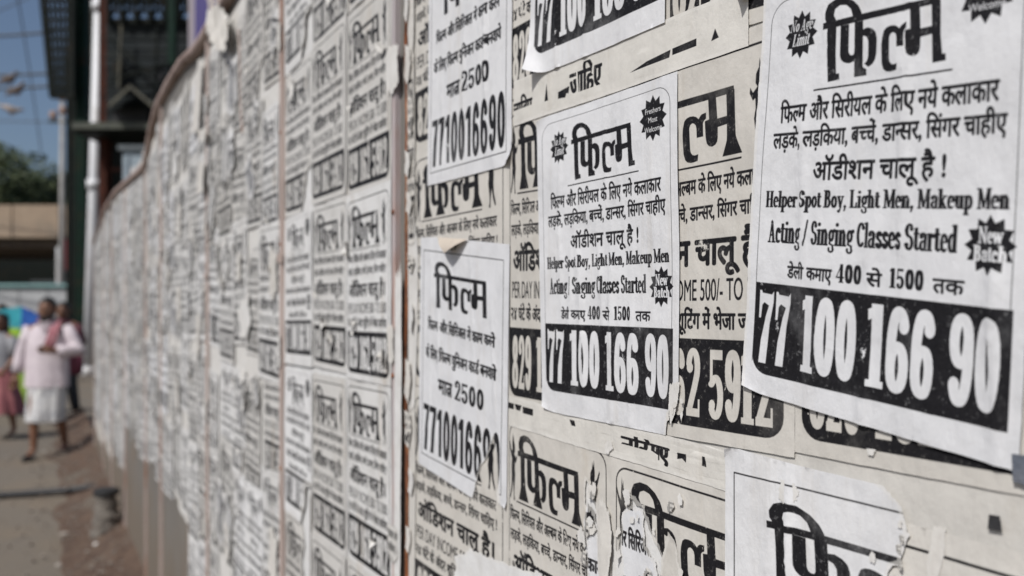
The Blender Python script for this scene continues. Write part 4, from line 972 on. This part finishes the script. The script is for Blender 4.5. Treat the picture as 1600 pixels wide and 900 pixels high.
def column(label, x0, x1, ytop, Z, mat, dep=.3):
    a, b = PT_(x0, 0, Z)[0], PT_(x1, 0, Z)[0]; zt = PT_(0, ytop, Z)[2]
    e = empty('steel_column', ((a+b)/2, Z, 0)); tag(e, label, 'column')
    w = b-a
    MB().box((0, 0, zt/2), (w*.3, dep*.9, zt)).build('web', mat, e)
    for s in (-1, 1): MB().box((s*w*.36, 0, zt/2+.003), (w*.28, dep, zt+.006)).build('flange', mat, e)
    MB().box((0, 0, .04), (w*1.7, dep*1.7, .08)).build('foot_plate', mat, e)
    for k in range(8): MB().box((0, 0, zt*(k+.6)/8), (w*1.04, dep*1.04, .06)).build('stiffener', mat, e)
def PT_(x, y, Z): return ((x-800)/1363*Z, Z, 1.5-(y-491)/1363*Z)
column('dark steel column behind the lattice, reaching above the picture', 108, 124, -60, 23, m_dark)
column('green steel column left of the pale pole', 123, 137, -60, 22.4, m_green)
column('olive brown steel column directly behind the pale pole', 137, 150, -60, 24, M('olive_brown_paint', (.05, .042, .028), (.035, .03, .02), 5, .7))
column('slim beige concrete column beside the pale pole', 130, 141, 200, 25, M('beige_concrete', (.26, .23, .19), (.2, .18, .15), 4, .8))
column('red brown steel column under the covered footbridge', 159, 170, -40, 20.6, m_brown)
# ---------------------------------------------------------------- covered footbridge (its shade is put into the dark colours)
fb = empty('covered_footbridge', (-8.804, 20.0, -0.686)); tag(fb, 'dark covered footbridge with trussed roof behind the far end of the fence', 'footbridge')
O = Vector((-8.804, 20.0, -0.686))
def bx(name, x0, x1, y0, y1, Z, dep, mat, parent=fb, proud=0):
    p0, p1 = PT_(x0, y1, Z), PT_(x1, y0, Z)
    c = Vector(((p0[0]+p1[0])/2, Z+dep/2-proud, (p0[2]+p1[2])/2)) - O
    return MB().box(c, (p1[0]-p0[0], dep, p1[2]-p0[2])).build(name, mat, parent)
m_plank = [M('dark_cladding', (.024, .029, .031), (.034, .038, .039), 4, .8, stretch=(.4, 1, 1)), M('shade_dark_cladding_b', (.03, .034, .033), (.02, .023, .025), 4, .8, stretch=(.4, 1, 1))]  # cladding kept this dark so its colour holds the shade under the roof
rb = random.Random(4)
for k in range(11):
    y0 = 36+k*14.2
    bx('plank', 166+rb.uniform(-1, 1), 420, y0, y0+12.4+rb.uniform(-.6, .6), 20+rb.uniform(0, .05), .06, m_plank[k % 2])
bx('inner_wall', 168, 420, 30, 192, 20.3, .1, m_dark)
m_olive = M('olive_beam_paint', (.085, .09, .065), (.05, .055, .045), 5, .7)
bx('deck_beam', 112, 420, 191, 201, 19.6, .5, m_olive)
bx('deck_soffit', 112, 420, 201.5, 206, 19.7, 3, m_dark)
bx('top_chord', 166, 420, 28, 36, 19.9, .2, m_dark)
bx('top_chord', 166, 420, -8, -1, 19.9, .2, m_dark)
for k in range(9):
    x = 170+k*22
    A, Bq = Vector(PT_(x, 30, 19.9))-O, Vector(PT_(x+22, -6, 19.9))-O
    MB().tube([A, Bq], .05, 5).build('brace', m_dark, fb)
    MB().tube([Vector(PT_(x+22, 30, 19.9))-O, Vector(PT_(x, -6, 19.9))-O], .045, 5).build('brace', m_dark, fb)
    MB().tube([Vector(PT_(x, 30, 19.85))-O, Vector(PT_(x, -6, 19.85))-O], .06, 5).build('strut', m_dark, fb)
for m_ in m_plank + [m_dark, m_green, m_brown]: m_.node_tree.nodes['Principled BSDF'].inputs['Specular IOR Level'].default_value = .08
# small gabled canopy on its flank
m_gab = M('dusty_olive_roofing', (.13, .12, .085), (.05, .05, .04), 6, .8)
g = [Vector(PT_(x, y, Z))-O for x, y, Z in ((170,168,19.2), (203,138,19.2), (238,168,19.2), (170,168,19.9), (203,138,19.9), (238,168,19.9))]
MB().add(g+[v+Vector((0, 0, .09)) for v in g], [(0,1,4,3), (1,2,5,4), (6,9,10,7), (7,10,11,8), (0,6,7,1), (1,7,8,2), (3,4,10,9), (4,5,11,10), (0,3,9,6), (2,8,11,5)]).build('canopy_roof', m_gab, fb)
bx('green_post', 262, 273, -40, 100, 19.4, .15, m_green)
bx('meter_box', 176, 190, 96, 122, 19.8, .14, m_dark); bx('meter_box', 240, 252, 108, 126, 19.8, .14, M('grey_box', (.06, .06, .06)))
for x0_, y0_, x1_, y1_ in ((170, 60, 236, 118), (190, 40, 186, 140), (246, 40, 240, 190), (170, 128, 262, 98)): MB().tube([Vector(PT_(x0_, y0_, 19.75))-O, Vector(PT_(x1_, y1_, 19.75))-O], .035, 6).build('pipe', m_gab if x0_ == 190 else m_dark, fb)
bx('canopy_shade_slab', 176, 230, 170, 190, 19.93, .04, m_black)  # black slab paints in the dark inside the canopy
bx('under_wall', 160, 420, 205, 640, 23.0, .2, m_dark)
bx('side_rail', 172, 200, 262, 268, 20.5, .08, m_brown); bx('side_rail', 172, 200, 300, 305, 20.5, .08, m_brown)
# pale blue cabin under the footbridge
cb = empty('pale_blue_cabin', (-7.726, 18.0, -0.27)); tag(cb, 'pale blue metal cabin standing under the dark footbridge', 'cabin')
m_blue = M('pale_blue_paint', (.30, .36, .40), (.24, .29, .33), 3, .6)
zt = (-10.565, 18.0, 5.171)[2]; MB().box((.7, .8, zt/2), (2.1, 1.4, zt)).build('body', m_blue, cb)
MB().box((.7, .8, zt+.05), (2.25, 1.55, .1)).build('roof', M('cabin_roof', (.12, .14, .15)), cb)
for k in range(5): MB().box((-.25+k*.42, .085, zt/2), (.05, .04, zt*.96)).build('rib', m_blue, cb)
# ---------------------------------------------------------------- purple sign above the fence
sp = Sheet(360, 560)
sp.fill(rect(.0, 0, .16, 1), .5)
for t_, a, b_, vb, cp in (('नि', .52, .95, .42, .30), ('म', .36, .86, .90, .26)): sp.text(hindi(t_), a, b_, vb, cp, 1.0, fat=(.02, .012))
def sign_mat():
    m, nt, p = mat_new('purple_sign_print'); it = nt.nodes.new('ShaderNodeTexImage'); it.image = ink_image('sign_print', sp); it.extension = 'EXTEND'
    uv = nt.nodes.new('ShaderNodeUVMap'); nt.links.new(uv.outputs[0], it.inputs[0])
    c = mixc(nt, it.outputs[0], (.055, .04, .19), (.62, .55, .46)); nt.links.new(c, p.inputs['Base Color']); p.inputs['Roughness'].default_value = .5
    return m
A, Bq = (-5.187, 14.0, 5.742), (-4.602, 14.0, 6.81); w_, h_ = Bq[0]-A[0], Bq[2]-A[2]
sg = empty('purple_sign', A); tag(sg, 'purple sign board with cream lettering standing up behind the fence top', 'sign')
bd = MB().add([(0, 0, 0), (w_, 0, 0), (w_, 0, h_), (0, 0, h_)], [(0, 1, 2, 3)]).build('printed_face', sign_mat(), sg)
uvl = bd.data.uv_layers.new(name='UVMap'); uvl.data.foreach_set('uv', [0, 0, 1, 0, 1, 1, 0, 1])
MB().box((w_/2, .035, h_/2), (w_+.02, .05, h_+.02)).build('backing', M('sign_grey', (.3, .3, .32)), sg)
for x in (.06, w_-.06): MB().box((x, .09, -A[2]/2+h_/2), (.06, .05, A[2]+h_)).build('leg', m_dark, sg)
# ---------------------------------------------------------------- beige flyover and what stands under it
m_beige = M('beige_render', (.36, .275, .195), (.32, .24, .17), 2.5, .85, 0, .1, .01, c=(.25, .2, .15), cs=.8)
m_beige_shade = M('shaded_beige_concrete', (.15, .115, .08), (.11, .085, .065), 3, .85)  # brown puts the shade below the sunlit fascia into the colour
fo = empty('flyover', (-24, 32, 0)); tag(fo, 'beige road bridge crossing the street in the distance', 'bridge')
xs = [-640, -480, -350, -230, -110, 19, 92, 119]
O2 = Vector((-24, 32, 0))
for i in range(len(xs)-1):
    p0, p1 = PT_(xs[i], 371, 32), PT_(xs[i+1], 320, 32)
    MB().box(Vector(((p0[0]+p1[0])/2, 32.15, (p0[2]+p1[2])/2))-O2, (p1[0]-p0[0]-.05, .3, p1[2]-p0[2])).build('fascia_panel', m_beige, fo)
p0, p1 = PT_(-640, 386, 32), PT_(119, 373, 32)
MB().box(Vector(((p0[0]+p1[0])/2, 36.2, (p0[2]+p1[2])/2+.02))-O2, (p1[0]-p0[0], 7.6, p1[2]-p0[2])).build('deck', m_beige_shade, fo)
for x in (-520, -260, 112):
    q = PT_(x, 0, 33); MB().box(Vector((q[0], 34, p0[2]/2))-O2, (.55, 1.2, p0[2])).build('pier', m_beige_shade, fo)
sr = empty('shop_row', (-25, 41, 0)); tag(sr, 'dark shaded shop fronts under and behind the road bridge', 'building')
O3 = Vector((-25, 41, 0))
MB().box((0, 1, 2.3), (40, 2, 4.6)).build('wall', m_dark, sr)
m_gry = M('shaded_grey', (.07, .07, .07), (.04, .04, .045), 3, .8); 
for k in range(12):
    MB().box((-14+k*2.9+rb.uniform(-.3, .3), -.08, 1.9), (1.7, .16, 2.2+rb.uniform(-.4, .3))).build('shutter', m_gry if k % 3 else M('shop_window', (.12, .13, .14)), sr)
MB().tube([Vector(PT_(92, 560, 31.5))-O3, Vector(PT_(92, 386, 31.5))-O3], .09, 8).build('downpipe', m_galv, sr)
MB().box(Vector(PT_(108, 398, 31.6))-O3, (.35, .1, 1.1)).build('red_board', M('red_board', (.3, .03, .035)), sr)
# white and teal barrier
m_bar = M('white_barrier_sheet', (.42, .43, .43), (.36, .37, .38), 2, .6); m_teal = M('teal_rail', (.09, .22, .21), (.07, .17, .17), 4, .5)
br = empty('street_barrier', (-22, 29, 0)); tag(br, 'white street barrier with a teal top rail behind the crowd', 'barrier')
O4 = Vector((-22, 29, 0))
for k in range(12):
    x0 = PT_(-420+k*45, 0, 29)[0]; x1 = PT_(-420+(k+1)*45, 0, 29)[0]
    MB().box(Vector(((x0+x1)/2, 29, 1.25))-O4, (x1-x0-.04, .04, 2.2)).build('sheet_panel', m_bar, br)
z = PT_(0, 447, 29)[2]
MB().tube([Vector((PT_(-420, 0, 29)[0], 28.95, z))-O4, Vector((PT_(120, 0, 29)[0], 28.95, z))-O4], .075, 8).build('top_rail', m_teal, br)
# ---------------------------------------------------------------- trees beyond the bridge
m_leaf, nt, p = mat_new('leaves')
oi = tex(nt, 1.1, 3, .6, src='World')
nt.links.new(mixc(nt, ramp(nt, oi, .35, .65), (.032, .052, .016), (.065, .085, .028)), p.inputs['Base Color']); p.inputs['Roughness'].default_value = .6
m_bark = M('bark', (.09, .07, .05), (.06, .045, .035), 6, .9)
def tree(label, base, H, R, seed):
    r = random.Random(seed); e = empty('tree', base); tag(e, label, 'tree', 'trees beyond the road bridge')
    MB().tube([(0, 0, 0), (.1, 0, H*.3), (-.1, .1, H*.62)], [.38, .3, .14], 8).build('trunk', m_bark, e, smooth=True)
    cl = []
    for i in range(16):
        a = r.uniform(0, 2*PI); rr_ = R*math.sqrt(r.random())*.8; z = H*.45+ (H*.46)*r.random()*(1-.45*(rr_/R)**2)
        cl.append((rr_*math.cos(a), rr_*math.sin(a), z, R*r.uniform(.25, .42)))
    mb = MB()
    for c in cl[:8]: mb.tube([(0, 0, H*.38), (c[0]*.5, c[1]*.5, H*.5), c[:3]], [.14, .09, .04], 6)
    mb.build('limbs', m_bark, e)
    vs = []; fs = []
    for c in cl:
        for k in range(420):
            d = Vector((r.gauss(0, 1), r.gauss(0, 1), r.gauss(0, 1))).normalized()*c[3]*(r.random()**.35)
            p_ = Vector(c[:3])+Vector((d.x, d.y, d.z*.75)); a = Vector((r.gauss(0, 1), r.gauss(0, 1), r.gauss(0, .6))).normalized()*r.uniform(.10, .2); b = a.orthogonal().normalized()*a.length*.7
            n = len(vs); vs += [p_-a, p_+b, p_+a, p_-b]; fs.append((n, n+1, n+2, n+3))
    MB().add(vs, fs).build('crown', m_leaf, e)
TR = [(-75, 205, 52, 4.6), (-10, 214, 58, 5.0), (45, 224, 62, 4.6), (88, 240, 56, 3.8), (118, 246, 66, 4.4), (-160, 200, 60, 5)]
TL_ = ['bushy green tree at the left edge beyond the bridge', 'broad green tree left of the steep cable', 'green tree behind the steep cable end', 'lower green tree behind the electric pole', 'green tree just left of the steel columns', 'green tree outside the left edge beyond the bridge']
for i, (x, yt, Z, R) in enumerate(TR):
    q = PT_(x, yt, Z); tree(TL_[i], (q[0], Z, 0), q[2], R, 30+i)

# ---------------------------------------------------------------- people
def skin_mesh(joints, bones, root=0, sub=2):
    me = bpy.data.meshes.new('b'); names = list(joints); 
    me.from_pydata([joints[n][:3] for n in names], [(names.index(a), names.index(b)) for a, b in bones], [])
    o = bpy.data.objects.new('b', me); COL.objects.link(o)
    sk = o.modifiers.new('s', 'SKIN'); sk.branch_smoothing = .6; sk.use_smooth_shade = True
    for i, n in enumerate(names):
        r = joints[n][3]; r = r if isinstance(r, tuple) else (r, r)
        me.skin_vertices[0].data[i].radius = r
        me.skin_vertices[0].data[i].use_root = (i == root)
    sb = o.modifiers.new('u', 'SUBSURF'); sb.levels = sub; sb.render_levels = sub
    dg = bpy.context.evaluated_depsgraph_get(); ev = o.evaluated_get(dg); m2 = ev.to_mesh()
    v = [tuple(x.co) for x in m2.vertices]; f = [tuple(p.vertices) for p in m2.polygons]
    ev.to_mesh_clear(); bpy.data.objects.remove(o); bpy.data.meshes.remove(me)
    return v, f
SKIN = [M('brown_skin', (.20, .095, .055), (.16, .075, .042), 8, .5, 0, .1, .002), M('light_brown_skin', (.27, .14, .085), (.22, .11, .065), 8, .5, 0, .1, .002)]
m_hair = M('black_hair', (.012, .010, .009), (.02, .016, .013), 60, .5, 0, .6, .004)
def cloth(secs, n=36, folds=7, amp=.02, seed=0):
    """draped cloth skin: elliptical sections with folds that deepen towards the hem, inner side included"""
    mb = MB(); vs = []
    for i, (cx, cy, z, rx, ry, k) in enumerate(secs):
        for j in range(n):
            a = 2*PI*j/n; f = 1+k*amp*10*(.6*math.sin(folds*a+seed+z*2)+.4*math.sin((folds*2+1)*a+seed*2.3+z*4))
            vs.append((cx+rx*f*math.cos(a), cy+ry*f*math.sin(a), z))
    m = len(secs); fs = [(i*n+j, i*n+(j+1) % n, (i+1)*n+(j+1) % n, (i+1)*n+j) for i in range(m-1) for j in range(n)]
    return mb.add(vs, fs)
def person(label, loc, rz, H, arms, stride, skin, top, top_mat, bottom, bot_mat, group=None, long_hair=False, sandals=True, lean=0, hair_mat=None, beard=False, top_hem=.80, bot_hem=.30):
    """figure facing -y; arms: ((elbow, wrist), (elbow, wrist)) for its right (x<0) and left (x>0), metres at height 1.7"""
    k = H/1.7
    e = empty('person', loc, rz); tag(e, label, 'person', group)
    (re, rw), (le, lw) = arms; st = stride
    J = {'pelvis': (0, 0, .93, (.135, .10)), 'belly': (0, .0, 1.08, (.13, .095)), 'chest': (0, .01, 1.27, (.15, .10)), 'upper': (0, .01, 1.38, (.12, .085)),
         'neck': (0, 0, 1.47, .055), 'skull': (0, -.01, 1.54, .055),
         'rs': (-.175, .01, 1.385, .058), 're': (*re, .040), 'rw': (*rw, .027), 'ls': (.175, .01, 1.385, .058), 'le': (*le, .040), 'lw': (*lw, .027),
         'rh': (-.095, 0, .88, .085), 'rk': (-.10, -.03-st*.5, .50, .055), 'rc': (-.10, 0-st*.55, .36, .052), 'ra': (-.10, .02-st*.8, .09, .034), 'rt': (-.115, -.11-st*.85, .035, .030),
         'lh': (.095, 0, .88, .085), 'lk': (.10, -.03+st*.35, .50, .055), 'lc': (.10, .02+st*.6, .37, .052), 'la': (.10, .04+st*1.0, .11, .034), 'lt': (.115, -.09+st*1.0, .035, .030)}
    B = [('pelvis','belly'),('belly','chest'),('chest','upper'),('upper','neck'),('neck','skull'),('upper','rs'),('rs','re'),('re','rw'),('upper','ls'),('ls','le'),('le','lw'),
         ('pelvis','rh'),('rh','rk'),('rk','rc'),('rc','ra'),('ra','rt'),('pelvis','lh'),('lh','lk'),('lk','lc'),('lc','la'),('la','lt')]
    v, f = skin_mesh(J, B)
    mb = MB().add(v, f)
    # head
    n = 16; vs = []
    prof = [(1.465, .052, .050, .0), (1.485, .060, .066, -.014), (1.505, .066, .082, -.018), (1.53, .070, .090, -.014), (1.565, .074, .096, -.008), (1.60, .077, .100, 0), (1.635, .076, .099, .002), (1.665, .066, .086, .004), (1.69, .040, .052, .006), (1.70, .012, .016, .006)]
    hs = [(0, cy-.005, z, rx, ry) for z, rx, ry, cy in prof]
    mb.ring(hs, n)
    mb.tube([(0, -.098, 1.60), (0, -.118, 1.565), (0, -.112, 1.556)], [.008, .017, .010], 8)          # nose
    mb.tube([(-.026, -.098, 1.527), (0, -.106, 1.526), (.026, -.098, 1.527)], [.005, .009, .005], 6)   # lips
    for s in (-1, 1):
        mb.tube([(s*.077, .0, 1.615), (s*.088, .01, 1.60), (s*.086, .01, 1.57), (s*.076, 0, 1.55)], [.008, .012, .011, .006], 6)   # ear
        mb.tube([(s*.012, -.100, 1.612), (s*.034, -.103, 1.618), (s*.056, -.088, 1.612)], .007, 6)    # brow
    # hands: palm, four fingers, thumb
    for s, w, el in ((-1, Vector(rw), Vector(re)), (1, Vector(lw), Vector(le))):
        d = (w-el).normalized(); side = d.cross(Vector((0, 1, 0)))
        side = side.normalized() if side.length > .2 else Vector((1, 0, 0)); nrm = d.cross(side)
        mb.tube([w-d*.02, w+d*.03, w+d*.085], [.026, .036, .032], 10)
        for q, (o_, L) in enumerate(((-.027, .062), (-.009, .072), (.009, .068), (.026, .052))):
            a = w+d*.078+side*o_; mb.tube([a, a+d*L*.5+nrm*.006, a+d*L*.85+nrm*.022, a+d*L+nrm*.034], [.0105, .0095, .0085, .006], 6)
        a = w+d*.03-side*s*.03; mb.tube([a, a-side*s*.022+d*.026, a-side*s*.024+d*.058], [.012, .0105, .007], 6)
    body = mb.build('body', skin, e, smooth=True)
    for s in (-1, 1):
        MB().ball((s*.031, -.094, 1.597), (.0135, .010, .009), 8, 6).build('eye', M_EYE, body, smooth=True)
    # hair
    hm = hair_mat or m_hair; mb = MB(); rh = random.Random(int(loc[0]*100) % 97); vs = []; n = 18
    for z, rx, ry, cy in ((1.555 if not long_hair else 1.40, .079, .075, .035), (1.60, .083, .092, .018), (1.63, .086, .104, .008), (1.665, .080, .100, .006), (1.70, .060, .078, .008), (1.722, .028, .036, .01)):
        vs.append((0, cy, z, rx, ry))
    mb.ring(vs, n); hv = []
    for q in mb.v:
        j = 1+.06*noise.noise(Vector(q)*28)
        y = q[1]*j
        if q[2] < 1.64: y = max(y, -.045)
        hv.append((q[0]*j, y, q[2]+.006*noise.noise(Vector(q)*30)))
    mb.v = hv; mb.build('hair', hm, e, smooth=True)
    if beard:
        MB().ring([(0, -.045, 1.455, .03, .035), (0, -.05, 1.475, .055, .055), (0, -.045, 1.50, .071, .066), (0, -.03, 1.53, .076, .075), (0, -.01, 1.56, .079, .07)], 14).build('beard', hm, e, smooth=True)
    # top
    if top == 'shirt':
        mb = cloth([(0, 0, top_hem, .215, .160, .5), (0, 0, .92, .215, .155, .35), (0, 0, 1.05, .215, .145, .2), (0, .0, 1.2, .21, .138, .12), (0, .01, 1.32, .205, .124, .05), (0, .012, 1.40, .165, .098, .02), (0, .01, 1.445, .10, .072, 0), (0, .0, 1.475, .064, .064, 0)], 36, 5, .02, 2)
        for S, el, w in (((-.165, .01, 1.385), re, rw), ((.165, .01, 1.385), le, lw)):
            S, el, w = Vector(S), Vector(el), Vector(w); end = el.lerp(w, .82)
            P_ = [S, S.lerp(el, .5), el, el.lerp(w, .45), end]
            mb.tube(P_, [.084, .080, .072, .064, .054], 14)
        mb.build('shirt', top_mat, e, smooth=True)
        mb = MB().tube([(-.045, -.075, 1.462), (-.02, -.115, 1.42), (0, -.122, 1.36)], .011, 6); mb.tube([(.045, -.075, 1.462), (.02, -.115, 1.42), (0, -.122, 1.36)], .011, 6); mb.build('collar', top_mat, e)
        for q in range(4): MB().ball((0, -.135-.004*q, 1.32-.1*q), .007, 6, 5).build('button', M_BTN, e)
    elif top == 'blouse':
        mb = cloth([(0, 0, .95, .17, .125, .2), (0, 0, 1.1, .165, .12, .15), (0, .0, 1.25, .175, .125, .1), (0, .012, 1.39, .165, .1, .02), (0, .0, 1.46, .07, .065, 0)], 30, 5, .02, 1)
        for S, el in (((-.165, .01, 1.385), re), ((.165, .01, 1.385), le)):
            S, el = Vector(S), Vector(el); mb.tube([S, S.lerp(el, .5), S.lerp(el, .9)], [.075, .066, .058], 12)
        mb.build('blouse', top_mat, e, smooth=True)
    if bottom == 'lungi':
        cloth([(0, -st*.3, bot_hem, .178, .16, .75), (0, -st*.25, bot_hem+.12, .178, .155, .6), (0, -st*.12, .62, .182, .15, .45), (0, 0, .8, .185, .145, .3), (0, 0, .98, .16, .12, .1)], 44, 6, .022, 4).build('lungi', bot_mat, e, smooth=True)
        fv = cloth([(-.03, -.165-st*.3, bot_hem+.03, .05, .02, .6), (-.02, -.155, .6, .045, .02, .4), (0, -.145, .86, .03, .015, .1)], 16, 3, .03, 1); fv.build('lungi_fold', bot_mat, e, smooth=True)
    elif bottom == 'skirt':
        cloth([(0, 0, bot_hem, .31, .27, .8), (0, 0, bot_hem+.2, .27, .235, .6), (0, 0, .7, .225, .19, .4), (0, 0, .9, .18, .14, .2), (0, 0, 1.0, .15, .115, .05)], 48, 9, .02, 3).build('skirt', bot_mat, e, smooth=True)
    elif bottom == 'trousers':
        mb = MB()
        for s, kk, cc, aa in ((-1, 'rk', 'rc', 'ra'), (1, 'lk', 'lc', 'la')):
            K, A_ = Vector(J[kk][:3]), Vector(J[aa][:3])
            mb.tube([(s*.09, 0, .97), (s*.095, 0, .8), K+Vector((0, 0, .04)), K.lerp(A_, .5), A_+Vector((0, 0, .02))], [.115, .108, .080, .072, .062], 14)
        mb.ring([(0, 0, .84, .17, .13), (0, 0, .93, .178, .135), (0, 0, 1.0, .165, .125)], 20)
        mb.build('trousers', bot_mat, e, smooth=True)
    for a_, t_ in (('ra', 'rt'), ('la', 'lt')):
        A_, T_ = Vector(J[a_][:3]), Vector(J[t_][:3]); c = (A_*.4+T_*.6)
        MB().ring([(c.x, c.y+.0, .0, .045, .125), (c.x, c.y, .018, .047, .128)], 14).build('sandal', m_black, e)
        MB().tube([(c.x-.05, c.y-.03, .02), (c.x, c.y-.05, .062), (c.x+.05, c.y-.03, .02)], .014, 6).build('strap', m_black, e)
    e.scale = (k, k, k)
    return e
M_EYE = M('eye_dark', (.02, .015, .012), (.35, .33, .3), 120, .2, bs=0); M_BTN = M('button_white', (.6, .6, .6), bs=0)
m_shirt = M('pale_pink_white_cotton', (.62, .55, .575), (.55, .48, .51), 12, .85, 0, .5, .01)
m_lungi = M('white_lungi_cotton', (.58, .57, .55), (.44, .44, .45), 7, .85, 0, .5, .01, c=(.33, .34, .36), cs=5)
m_scarf = M('red_checked_cotton', (.26, .07, .09), (.42, .22, .24), 30, .9, 0, .4, .006)
man = person('man in pale shirt and white lungi walking closer with a red scarf', (-4.86, 9.13, 0), .10, 1.66,
    (((-.275, .04, 1.12), (-.31, -.04, .87)), ((.33, -.02, 1.14), (.12, -.20, 1.16))), .16, SKIN[0], 'shirt', m_shirt, 'lungi', m_lungi, beard=True, top_hem=.76, bot_hem=.40)
sc = MB()
vs = []; fs = []; path = [(.04, -.13, 1.12), (.075, -.145, 1.22), (.105, -.135, 1.32), (.115, -.10, 1.41), (.11, -.02, 1.462), (.07, .07, 1.46), (0, .095, 1.455), (-.07, .07, 1.46), (-.085, -.02, 1.468), (-.06, -.09, 1.44)]
for i, p_ in enumerate(path):
    for j in range(7):
        a = (j-3)/3; wv = .045 if i < 8 else .03
        vs.append((p_[0]+a*wv*(1 if i < 4 else .4), p_[1]-.012*math.cos(a*5), p_[2]+a*wv*(0 if i < 4 else .7)+.006*math.sin(j*2+i)))
for i in range(len(path)-1):
    for j in range(6): fs.append((i*7+j, i*7+j+1, (i+1)*7+j+1, (i+1)*7+j))
sc.add(vs, fs); so = sc.build('scarf', m_scarf, man, smooth=True)
md = so.modifiers.new('t', 'SOLIDIFY'); md.thickness = .012
m_bag = M('maroon_cloth', (.07, .02, .03), (.15, .055, .065), 14, .85)
low = (((-.235, .03, 1.12), (-.25, -.03, .88)), ((.235, .03, 1.12), (.25, -.03, .88)))
carry = (((-.235, .03, 1.12), (-.25, -.03, .88)), ((.24, .02, 1.13), (.17, -.2, 1.22)))
person('person in maroon shirt and dark trousers walking just behind the man in the lungi', (-6.408, 12.46, 0.001), .15, 1.66, carry, .18, SKIN[0], 'shirt', m_bag, 'trousers', M('dark_trousers', (.03, .035, .045), (.04, .045, .055), 9))
bg_ = empty('cloth_bag', (PT_(113, 0, 12.2)[0], 12.2, .66)); tag(bg_, 'dark pink cloth bag carried beside the person in the maroon shirt', 'bag')
MB().ring([(0, 0, 0, .10, .05), (0, 0, .03, .15, .07), (0, 0, .18, .155, .065), (.005, 0, .30, .13, .04), (0, 0, .36, .12, .02)], 16).build('sack', M('pink_bag', (.18, .04, .06), (.12, .02, .04), 10), bg_, smooth=True)
MB().tube([(-.09, 0, .35), (-.06, 0, .55), (.06, 0, .55), (.09, 0, .35)], .012, 6).build('handle', m_bag, bg_)
person('woman in grey top and rose skirt at the left edge of the road', (-6.147, 10.5, -0.002), -.2, 1.50, (((-.235, .03, 1.12), (-.25, -.03, .88)), ((.22, -.02, 1.1), (.19, -.16, .95))), .08, SKIN[0], 'blouse', M('grey_top', (.26, .26, .27), (.2, .2, .22), 10), 'skirt', M('rose_skirt', (.36, .13, .13), (.28, .09, .10), 9), long_hair=True, bot_hem=.36)
person('person in lime green clothes behind the blue and teal umbrella', (-7.315, 13.0, 0.003), .1, 1.5, carry, .1, SKIN[1], 'blouse', M('lime_cotton', (.30, .46, .04), (.24, .38, .04), 8), 'skirt', M('lime_skirt', (.28, .42, .04), (.2, .34, .04), 8), long_hair=True, bot_hem=.2)
# umbrella of blue, teal and lime gores, tilted over its holder
um = empty('umbrella', (PT_(28, 0, 11.6)[0], 11.6, 1.20)); tag(um, 'low tilted umbrella with blue, teal and lime green panels left of the man', 'umbrella')
mats = [M('umbrella_blue', (.03, .12, .42)), M('umbrella_teal', (.02, .26, .30)), M('umbrella_lime', (.34, .56, .03)), M('umbrella_green', (.16, .46, .06))]
T = Matrix.Rotation(.75, 4, 'Y') @ Matrix.Rotation(.7, 4, 'X')
for g_ in range(8):
    vs = []; fs = []
    for i in range(6):
        r = .50*i/5
        for j in range(5):
            a = 2*PI*(g_+j/4)/8; sagk = 1-.06*math.sin(PI*j/4)
            vs.append(T @ Vector((r*sagk*math.cos(a), r*sagk*math.sin(a), .20*(1-(i/5)**2)-.02*math.sin(PI*j/4)*(i/5))))
    for i in range(5):
        for j in range(4): fs.append((i*5+j, i*5+j+1, (i+1)*5+j+1, (i+1)*5+j))
    MB().add(vs, fs).build('gore', mats[((g_ + 7) // 2) % 4], um, smooth=True)
    a = 2*PI*g_/8; MB().tube([T @ Vector((0, 0, .19)), T @ Vector((.28*math.cos(a), .28*math.sin(a), .13)), T @ Vector((.50*math.cos(a), .50*math.sin(a), -.005))], .004, 4).build('rib', m_galv, um)
MB().tube([T @ Vector((0, 0, .24)), T @ Vector((0, 0, -.42))], .008, 6).build('shaft', m_galv, um)
# the crowd further back
rc = random.Random(21)
CR = [(2, 17, 'white', 'person in white shirt with black hair at the left edge of the crowd'), (22, 20, 'cream', 'person in cream shirt left of the umbrella in the crowd'), (12, 22, 'grey', 'person in grey shirt between the two at the left of the crowd'), (46, 19, 'blue', 'person in dark blue shirt directly behind the umbrella'),
      (62, 23, 'dark', 'person in dark shirt behind the head of the man in the lungi'), (80, 21, 'dark', 'person in black shirt behind the two walkers, left one'), (92, 24, 'grey', 'person in grey shirt near the green column'), (36, 25, 'white', 'person in white shirt far back behind the umbrella'), (-30, 15, 'cream', 'person in cream shirt just outside the left edge'), (70, 26, 'red', 'person in red shirt far back in the crowd')]
cm = {'white': (.5, .5, .5), 'cream': (.42, .36, .27), 'grey': (.15, .15, .16), 'blue': (.03, .06, .2), 'dark': (.02, .02, .025), 'red': (.3, .04, .05)}
tm = {k_: M('shirt_'+k_, c_) for k_, c_ in cm.items()}; trm = [M('trousers_a', (.04, .04, .05)), M('trousers_b', (.10, .08, .06)), M('trousers_c', (.03, .05, .09))]
for i, (x, Z, c_, lab) in enumerate(CR):
    person(lab, (PT_(x, 0, Z)[0], Z, 0), rc.uniform(-.6, .6), rc.uniform(1.58, 1.74), low if i % 2 else carry, rc.uniform(.05, .2), SKIN[i % 2], 'shirt', tm[c_], 'trousers', trm[i % 3], 'people in the distant crowd', top_hem=.86)
